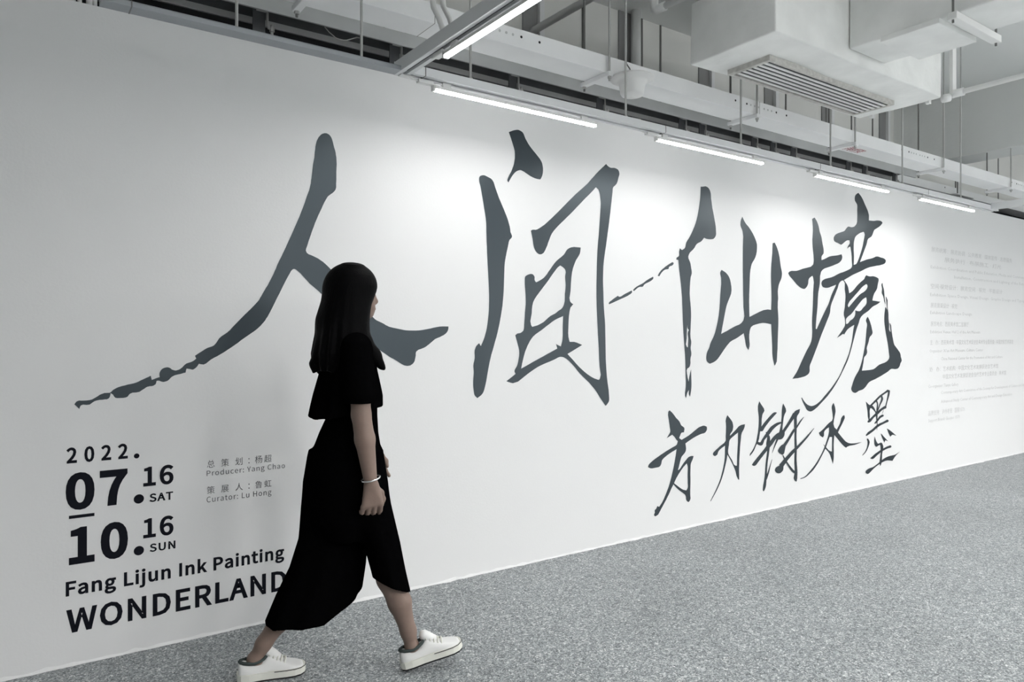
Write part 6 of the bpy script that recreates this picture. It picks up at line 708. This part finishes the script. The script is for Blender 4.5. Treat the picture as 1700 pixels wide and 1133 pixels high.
class Vol:
    """distance field on a grid, filled with rounded cones and lofted tubes, then skinned by surface nets"""
    def __init__(s, lo, hi, h):
        s.lo = np.array(lo, float); s.h = h
        s.n = np.ceil((np.array(hi) - s.lo) / h).astype(int) + 1
        s.v = np.full(s.n, .2, np.float32)
        s.ax = [s.lo[i] + h * np.arange(s.n[i]) for i in range(3)]
    def _sl(s, lo, hi):
        sl = []
        for i in range(3):
            a = max(0, int((lo[i] - s.lo[i]) / s.h)); b = min(s.n[i], int((hi[i] - s.lo[i]) / s.h) + 2)
            sl.append(slice(a, max(a, b)))
        return tuple(sl)
    def _mix(s, sl, d, k):
        v = s.v[sl]
        if k <= 0: s.v[sl] = np.minimum(v, d); return
        hh = np.clip(.5 + .5 * (v - d) / k, 0, 1)
        s.v[sl] = d * hh + v * (1 - hh) - k * hh * (1 - hh)
    def cone(s, p, q, r0, r1, k=.02, sc=(1, 1, 1)):
        p = np.array(p, float); q = np.array(q, float); sc = np.array(sc, float)
        m = max(r0, r1) * max(1 / sc.min(), 1) + .03 + k
        sl = s._sl(np.minimum(p, q) - m, np.maximum(p, q) + m)
        X, Y, Z = np.meshgrid(*[s.ax[i][sl[i]] for i in range(3)], indexing='ij')
        P = [(X - p[0]) * sc[0], (Y - p[1]) * sc[1], (Z - p[2]) * sc[2]]
        D = (q - p) * sc; L = float((D * D).sum()) or 1e-12
        t = np.clip((P[0] * D[0] + P[1] * D[1] + P[2] * D[2]) / L, 0, 1)
        d = np.sqrt((P[0] - D[0] * t) ** 2 + (P[1] - D[1] * t) ** 2 + (P[2] - D[2] * t) ** 2) - (r0 + (r1 - r0) * t)
        s._mix(sl, d.astype(np.float32), k)
    def chain(s, pts, k=.012):
        for (p, r0), (q, r1) in zip(pts, pts[1:]): s.cone(p, q, r0, r1, k)
    def ell(s, c, r, k=.02):
        c = np.array(c, float); r = np.array(r, float)
        sl = s._sl(c - r - .03 - k, c + r + .03 + k)
        X, Y, Z = np.meshgrid(*[s.ax[i][sl[i]] for i in range(3)], indexing='ij')
        e = np.sqrt(((X - c[0]) / r[0]) ** 2 + ((Y - c[1]) / r[1]) ** 2 + ((Z - c[2]) / r[2]) ** 2)
        s._mix(sl, ((e - 1) * r.min()).astype(np.float32), k)
    def loft(s, rows, k=.03, cut=None, fold=0.0, nf=9, ph=0.0):
        """rows of (z, centre a, centre b, radius a, radius b); cut: list of (normal, point) half spaces kept behind"""
        rows = sorted(rows); A = np.array(rows)
        lo = (A[:, 1].min() - A[:, 3].max() - .05, A[:, 2].min() - A[:, 4].max() - .05, A[0, 0] - .04)
        hi = (A[:, 1].max() + A[:, 3].max() + .05, A[:, 2].max() + A[:, 4].max() + .05, A[-1, 0] + .04)
        sl = s._sl(lo, hi)
        X, Y, Z = np.meshgrid(*[s.ax[i][sl[i]] for i in range(3)], indexing='ij')
        z = s.ax[2][sl[2]]
        ca, cb, ra, rb = [np.interp(z, A[:, 0], A[:, i])[None, None, :] for i in (1, 2, 3, 4)]
        u = (X - ca) / ra; w = (Y - cb) / rb
        rho = np.sqrt(u * u + w * w)
        lim = 1.0
        if fold:
            th = np.arctan2(w, u)
            grow = np.clip((A[-1, 0] - Z) / (A[-1, 0] - A[0, 0]), 0, 1)
            lim = 1 + fold * grow * (np.sin(nf * th + ph + 3 * grow) + .5 * np.sin((nf + 4) * th - ph * 2))
        d = (rho - lim) * np.minimum(ra, rb)
        d = np.maximum(d, np.maximum(A[0, 0] - Z, Z - A[-1, 0]))
        for nrm, pt in (cut or []):
            nrm = np.array(nrm, float); nrm /= np.linalg.norm(nrm)
            d = np.maximum(d, (X - pt[0]) * nrm[0] + (Y - pt[1]) * nrm[1] + (Z - pt[2]) * nrm[2])
        s._mix(sl, d.astype(np.float32), k)
    def carve(s, c, r, k=.01):
        c = np.array(c, float); r = np.array(r, float)
        sl = s._sl(c - r - .03, c + r + .03)
        X, Y, Z = np.meshgrid(*[s.ax[i][sl[i]] for i in range(3)], indexing='ij')
        e = (np.sqrt(((X - c[0]) / r[0]) ** 2 + ((Y - c[1]) / r[1]) ** 2 + ((Z - c[2]) / r[2]) ** 2) - 1) * r.min()
        s.v[sl] = np.maximum(s.v[sl], -e)
    def mesh(s):
        v = s.v; ins = v < 0
        a = [ins[i:ins.shape[0] - 1 + i, j:ins.shape[1] - 1 + j, k:ins.shape[2] - 1 + k] for i in (0, 1) for j in (0, 1) for k in (0, 1)]
        cnt = sum(q.astype(np.int8) for q in a)
        act = (cnt > 0) & (cnt < 8)
        idx = np.argwhere(act)
        ids = np.full(act.shape, -1, np.int64); ids[act] = np.arange(len(idx))
        C8 = np.array([(i, j, k) for i in (0, 1) for j in (0, 1) for k in (0, 1)])
        val = np.stack([v[idx[:, 0] + c[0], idx[:, 1] + c[1], idx[:, 2] + c[2]] for c in C8], 1)
        acc = np.zeros((len(idx), 3)); num = np.zeros(len(idx))
        for e0 in range(8):
            for e1 in range(e0 + 1, 8):
                if abs(C8[e0] - C8[e1]).sum() != 1: continue
                f0, f1 = val[:, e0], val[:, e1]
                m = (f0 < 0) != (f1 < 0)
                t = np.where(m, f0 / np.where(m, f0 - f1, 1), 0)
                p = C8[e0] + (C8[e1] - C8[e0]) * t[:, None]
                acc[m] += p[m]; num[m] += 1
        pos = s.lo + s.h * (idx + acc / num[:, None])
        F = []
        for ax in range(3):
            o = [i for i in range(3) if i != ax]
            A0 = np.take(ins, range(0, ins.shape[ax] - 1), ax); A1 = np.take(ins, range(1, ins.shape[ax]), ax)
            E = np.argwhere(A0 != A1)
            ok = (E[:, o[0]] > 0) & (E[:, o[1]] > 0) & (E[:, o[0]] < act.shape[o[0]]) & (E[:, o[1]] < act.shape[o[1]])
            E = E[ok]
            def g(d0, d1):
                q = E.copy(); q[:, o[0]] += d0; q[:, o[1]] += d1
                return ids[q[:, 0], q[:, 1], q[:, 2]]
            Q = np.stack([g(-1, -1), g(0, -1), g(0, 0), g(-1, 0)], 1)
            flip = A0[E[:, 0], E[:, 1], E[:, 2]]
            if ax == 1: flip = ~flip
            Q[~flip] = Q[~flip][:, ::-1]
            F.append(Q)
        F = np.concatenate(F); F = F[(F >= 0).all(1)]
        return pos, F
    def build(s, name, m, parent):
        pos, F = s.mesh()
        W = np.array(PO)[None] + pos[:, :1] * np.array(PA)[None] + pos[:, 1:2] * np.array(PB)[None] + pos[:, 2:] * np.array([[0, 0, 1.]])
        # (a, b, z) is a left-handed frame here, so turn the faces
        return link(name, [tuple(q) for q in W], [tuple(int(i) for i in q[::-1]) for q in F], m, parent, True)

wm = thing('person', tuple(PO), 'woman with long black hair, black clothes and white sneakers walking past the lettered wall', 'person')

# ---- body
B = Vol((-.50, -.30, -.01), (.36, .33, 1.62), .0045)
# head, turned slightly to the wall
B.ell((-.022, -.003, 1.495), (.090, .072, .092), .02)
B.ell((.012, -.008, 1.445), (.062, .058, .068), .03)
B.ell((.030, -.012, 1.408), (.036, .036, .028), .03)
B.cone((.064, -.009, 1.478), (.080, -.011, 1.444), .007, .011, .012)
B.ell((.067, -.010, 1.418), (.010, .022, .006), .008); B.ell((.065, -.010, 1.408), (.010, .019, .006), .008)
B.ell((.052, -.014, 1.392), (.018, .018, .014), .015)
for sgn in (1, -1):
    B.ell((.050, -.008 + .031 * sgn, 1.486), (.016, .017, .006), .008)
    B.ell((.050, -.008 + .031 * sgn, 1.468), (.015, .016, .006), .008)
    B.ell((-.020, .074 * sgn - .004, 1.462), (.020, .010, .030), .008)
B.cone((-.030, 0, 1.44), (-.025, 0, 1.28), .054, .058, .03)
# trunk
B.loft([(1.30, -.02, 0, .05, .09), (1.26, -.022, 0, .072, .15), (1.15, -.01, 0, .090, .145), (1.02, -.005, 0, .075, .12), (.92, -.02, 0, .095, .145), (.80, -.025, 0, .105, .155)], .04)
# right arm (near side), then left arm (towards the wall)
B.chain([((-.020, .150, 1.265), .048), ((-.016, .195, 1.15), .041), ((-.012, .206, 1.02), .034)], .02)
B.chain([((-.012, .206, 1.02), .035), ((.000, .214, .93), .036), ((.020, .221, .775), .0235)], .012)
B.chain([((.0, -.150, 1.265), .048), ((.012, -.195, 1.15), .040), ((.030, -.207, 1.03), .034)], .02)
B.chain([((.030, -.207, 1.03), .034), ((.050, -.206, .95), .033), ((.084, -.198, .835), .023)], .012)

def hand(w, fwd, down, inn, curl):
    """w wrist; fwd towards the thumb side, down along the hand, inn towards the palm side"""
    w = np.array(w); f = np.array(fwd, float); d = np.array(down, float); n = np.array(inn, float)
    f /= np.linalg.norm(f); d /= np.linalg.norm(d); n /= np.linalg.norm(n)
    P = lambda u, v, t: tuple(w + f * u + d * v + n * t)
    for u in (-.022, -.006, .010, .026):
        B.cone(P(u * .55, .012, 0), P(u * 1.15, .076, .002), .0145, .0125, .012)
    for u, L, r, c in ((-.033, .78, .0082, 1.12), (-.012, .94, .0090, 1.05), (.010, 1.0, .0094, 1.0), (.032, .92, .0092, .88)):
        a1 = curl * c * .55; a2 = curl * c * 1.25; a3 = curl * c * 1.75
        p = np.array(P(u, .080, .002)); pts = [(tuple(p), r + .0015)]
        for ln, an in ((.038 * L, a1), (.026 * L, a2), (.020 * L, a3)):
            p = p + (d * math.cos(an) + n * math.sin(an)) * ln
            pts.append((tuple(p), r - .0006 * len(pts)))
        B.chain(pts, .003)
    B.chain([(P(.016, .020, .010), .0150), (P(.038, .046, .018), .0115), (P(.046, .072, .024), .0095), (P(.042, .094, .030), .0080)], .008)
hand((.020, .221, .770), (.95, .05, .15), (.06, .02, -1), (-.05, -1, 0), 1.0)
hand((.084, -.198, .832), (.92, .05, .36), (.36, .03, -.92), (.0, 1, 0), .9)
# legs
B.chain([((.0, .080, .82), .066), ((.030, .080, .62), .057), ((.095, .08, .465), .046), ((.116, .079, .37), .046), ((.158, .076, .27), .043), ((.194, .068, .15), .029), ((.206, .068, .09), .0245)], .02)
B.chain([((-.03, -.080, .82), .066), ((-.07, -.080, .62), .062), ((-.15, -.072, .45), .048), ((-.200, -.069, .34), .046), ((-.278, -.065, .21), .038), ((-.338, -.061, .13), .028), ((-.362, -.062, .085), .0245)], .02)
B.chain([((.210, .069, .085), .024), ((.250, .069, .062), .015), ((.30, .07, .075), .009)], .02)
B.chain([((-.375, -.063, .075), .0245), ((-.340, -.063, .045), .016), ((-.29, -.063, .034), .009)], .02)
body = B.build('body', M['skin'], wm)
del B
def ball(name, c, r, m, parent, sc=(1, 1, 1)):
    vs = []; fs = []; n, k = 14, 9
    for i in range(k + 1):
        t = math.pi * i / k
        for j in range(n):
            p = 2 * math.pi * j / n
            vs.append(pw(c[0] + r * sc[0] * math.sin(t) * math.cos(p), c[1] + r * sc[1] * math.sin(t) * math.sin(p), c[2] + r * sc[2] * math.cos(t)))
    for i in range(k):
        for j in range(n): fs.append((i * n + j, i * n + (j + 1) % n, (i + 1) * n + (j + 1) % n, (i + 1) * n + j))
    return link(name, vs, fs, m, parent, True)
for sgn in (1, -1):
    e = ball('eye', (.0575 + .002 * sgn, -.008 + .031 * sgn, 1.478), .0125, M['eye'], wm, (1, 1.1, .72))
    ball('iris', (.0672 + .002 * sgn, -.009 + .031 * sgn, 1.478), .0052, M['iris'], e, (.7, 1, 1))
    ball('eyebrow', (.0650 + .002 * sgn, -.008 + .032 * sgn, 1.4965), .013, M['hair'], wm, (.35, 1.15, .20))
ball('lips', (.0745, -.010, 1.4135), .015, M['lip'], wm, (.38, 1.25, .42))

# ---- hair
Hh = Vol((-.24, -.22, 1.14), (.16, .24, 1.62), .004)
Hh.ell((-.026, -.002, 1.499), (.096, .084, .090), .0)
Hh.ell((.000, .002, 1.505), (.070, .078, .066), .05)
Hh.cone((-.035, .0, 1.46), (-.060, .005, 1.36), .085, .092, .03, (1, .95, 1))
Hh.loft([(1.56, -.03, .0, .03, .03), (1.52, -.032, .002, .062, .066), (1.46, -.036, .004, .080, .092), (1.38, -.050, .006, .088, .105), (1.30, -.062, .015, .094, .130), (1.24, -.070, .02, .097, .140), (1.20, -.078, .015, .086, .135), (1.175, -.085, .01, .07, .12)], .02, fold=.045, nf=15)
Hh.loft([(1.565, -.010, .022, .02, .02), (1.54, -.010, .030, .045, .040), (1.50, -.012, .040, .062, .050), (1.44, -.014, .050, .060, .052), (1.36, -.020, .064, .058, .052), (1.28, -.020, .074, .062, .050), (1.23, .0, .080, .062, .040)], .035)
Hh.loft([(1.565, -.010, -.022, .02, .02), (1.54, -.010, -.030, .042, .040), (1.50, -.012, -.040, .058, .048), (1.42, -.016, -.048, .056, .052), (1.34, -.022, -.062, .052, .050), (1.26, -.024, -.074, .050, .044)], .035)
Hh.chain([((.020, .090, 1.27), .034), ((.055, .096, 1.23), .022), ((.082, .098, 1.192), .007), ((.093, .097, 1.181), .003)], .03)
for a0, b0, z0 in ((-.16, .05, 1.20), (-.13, -.05, 1.19), (-.09, .11, 1.19), (-.03, .13, 1.20), (-.06, .0, 1.18)):
    Hh.chain([((a0 * .8, b0, z0 + .06), .030), ((a0, b0, z0), .016), ((a0 * 1.03, b0, z0 - .03), .003)], .02)
Hh.carve((.118, -.012, 1.442), (.076, .062, .082))
Hh.build('hair', M['hair'], wm)

# ---- clothing
T = Vol((-.24, -.30, .96), (.16, .30, 1.34), .0045)
T.loft([(1.315, -.028, 0, .066, .075), (1.285, -.024, 0, .080, .135), (1.25, -.022, 0, .092, .172), (1.17, -.026, 0, .108, .172), (1.08, -.028, 0, .130, .182), (1.03, -.034, 0, .135, .190), (.985, -.044, 0, .134, .195)], .01,
       cut=[((.17, 0, -1), (-.176, 0, .992))], fold=.03, nf=11)
for sgn, a0, a1 in ((1, -.020, -.016), (-1, .0, .016)):
    T.cone((a0, .150 * sgn, 1.262), (a1, .202 * sgn, 1.09), .058, .060, .03)
sl = T._sl((-.2, .13, .96), (.2, .30, 1.072)); XX, YY, ZZ = np.meshgrid(*[T.ax[i][sl[i]] for i in range(3)], indexing='ij')
for sgn in (1, -1):
    lo, hi = ((-.2, .168, .96), (.2, .31, 1.10)) if sgn > 0 else ((-.2, -.31, .96), (.2, -.168, 1.10))
    sl = T._sl(lo, hi); ZZ = np.broadcast_to(T.ax[2][sl[2]][None, None, :], T.v[sl].shape)
    T.v[sl] = np.maximum(T.v[sl], 1.062 - ZZ)
T.build('top', M['cloth'], wm)

Kk = Vol((-.40, -.25, .14), (.27, .25, 1.08), .005)
Kk.loft([(1.06, -.012, 0, .094, .140), (1.0, -.012, 0, .094, .138), (.93, -.026, 0, .112, .152), (.84, -.036, 0, .136, .172), (.74, -.038, 0, .150, .180), (.66, -.040, 0, .143, .172), (.60, -.042, 0, .125, .155), (.53, -.042, 0, .09, .12)], .01)
Kk.loft([(.86, -.06, -.055, .11, .11), (.74, -.066, -.058, .124, .114), (.64, -.07, -.06, .132, .115), (.51, -.078, -.06, .134, .12), (.40, -.099, -.06, .146, .125), (.30, -.131, -.058, .163, .125), (.19, -.178, -.055, .162, .122), (.16, -.19, -.055, .16, .12)], .03,
        cut=[((.05, 0, -1), (-.30, 0, .205)), ((.55, 0, -1), (-.07, 0, .245))], fold=.035, nf=7)
Kk.loft([(.86, .005, .07, .085, .10), (.74, .022, .07, .088, .104), (.66, .036, .072, .087, .102), (.51, .088, .078, .070, .092), (.40, .113, .08, .066, .088), (.29, .136, .08, .068, .085)], .03,
        cut=[((-.475, 0, -1), (.196, 0, .316))], fold=.03, nf=6, ph=1)
Kk.build('culottes', M['cloth'], wm)

# ---- bangle
vs = []; fs = []; n, k = 28, 8
for i in range(n):
    t = 2 * math.pi * i / n
    for j in range(k):
        p = 2 * math.pi * j / k
        rr = .0325 + .0032 * math.cos(p)
        a, b = rr * math.cos(t), rr * .92 * math.sin(t)
        vs.append(pw(.020 + a, .220 + b, .787 + .0032 * math.sin(p) + a * .20 - b * .10))
for i in range(n):
    for j in range(k):
        fs.append((i * k + j, ((i + 1) % n) * k + j, ((i + 1) % n) * k + (j + 1) % k, i * k + (j + 1) % k))
tag(link('bangle', vs, fs, M['silver'], wm, True), 'thin silver bangle on the right wrist')

# ---- sneakers
def sneaker(heel, heading, pitch, label):
    """heel: (a, b, z) of the sole's heel edge; heading in degrees from her walking line; pitch lifts the toe"""
    ch_, sh = math.cos(R(heading)), math.sin(R(heading)); cp, sp = math.cos(R(pitch)), math.sin(R(pitch))
    def T_(x, y, z):
        xx = x * cp - z * sp; zz = x * sp + z * cp
        return pw(heel[0] + xx * ch_ - y * sh, heel[1] + xx * sh + y * ch_, heel[2] + zz)
    root = bpy.data.objects.new('sneaker', None); COL.objects.link(root); root.parent = wm
    root.location = T_(0, 0, 0) - wm.location
    root['label'] = label
    S = [(.004, .024, .066), (.014, .031, .074), (.035, .035, .070), (.060, .035, .062), (.085, .035, .066), (.102, .036, .080), (.114, .0365, .090), (.128, .037, .084), (.148, .0395, .069), (.172, .043, .056), (.196, .0445, .048), (.215, .042, .042), (.230, .035, .037), (.240, .024, .033)]
    n = 20; vs = []; fs = []
    for x, w, h in S:
        for j in range(n):
            t = 2 * math.pi * j / n
            c, s_ = math.cos(t), math.sin(t)
            e = .62
            yy = w * math.copysign(abs(c) ** e, c)
            zz = .022 + (h - .022) * (.5 + .5 * math.copysign(abs(s_) ** .75, s_))
            yy *= 1 - .38 * max(0, (zz - .03) / .06)
            vs.append(T_(x, yy, zz))
    for i in range(len(S) - 1):
        for j in range(n): fs.append((i * n + j, (i + 1) * n + j, (i + 1) * n + (j + 1) % n, i * n + (j + 1) % n))
    fs += [tuple(range(n)), tuple((len(S) - 1) * n + j for j in range(n - 1, -1, -1))]
    link('upper', vs, fs, M['canvas'], root, True)
    out = [(-.003, 0), (.0, .020), (.012, .032), (.04, .0375), (.085, .0365), (.13, .0400), (.175, .0465), (.205, .0475), (.228, .0400), (.243, .0250), (.249, .009)]
    ring = out + [(x, -y) for x, y in out[::-1][:-1]]
    ring = ring[:-0 or None]
    def slab(name, z0, z1, gx, m, zb=None):
        k = len(ring)
        vs = [T_(.12 + (x - .12) * gx, y * gx, z0) for x, y in ring] + [T_(.12 + (x - .12) * gx, y * gx, z1) for x, y in ring]
        fs = [(i, (i + 1) % k, k + (i + 1) % k, k + i) for i in range(k)] + [tuple(range(k - 1, -1, -1)), tuple(range(k, 2 * k))]
        return link(name, vs, fs, m, root)
    slab('outsole', .0, .006, .99, M['rubber_dark'])
    slab('midsole', .006, .032, 1.0, M['rubber'])
    mb = MB()
    pts = [T_(.12 + (x - .12) * 1.004, y * 1.004, .030) for x, y in ring if x > .125]
    mb.tube(pts, .0016, 6)
    mb.build('toe_stripe', M['rubber_dark'], root)
    # collar lining and tongue
    mb = MB(); col = []
    for i in range(17):
        t = 2 * math.pi * i / 16
        col.append(T_(.058 + .050 * math.cos(t), .0275 * math.sin(t), .0685 + .016 * max(0, math.cos(t)) ** 1.5 + .006 * max(0, -math.cos(t))))
    mb.tube(col, .0065, 8, cap=False)
    mb.build('collar_lining', M['sock'], root, smooth=True)
    tg = MB().tube([T_(.150, 0, .066), (T_(.125, 0, .086)), T_(.108, 0, .103), T_(.100, 0, .110)], [.016, .020, .020, .012], 10)
    tg.build('tongue', M['canvas'], root, smooth=True)
    for x, z, w in ((.118, .096, .021), (.132, .086, .023), (.146, .077, .025), (.160, .069, .026), (.173, .062, .027)):
        MB().tube([T_(x - .004, -w, z - .010), T_(x, -w * .5, z + .0005), T_(x + .003, 0, z + .004), T_(x, w * .5, z + .0005), T_(x - .004, w, z - .010)], .0034, 6).build('lace', M['rubber'], root, smooth=True)
    return root
sneaker((.170, .066, .004), 3, 13.5, 'white lace-up sneaker landing on its heel in front')
sneaker((-.432, -.062, .0), -2, 0, 'white lace-up sneaker with a dark toe stripe on the trailing foot')
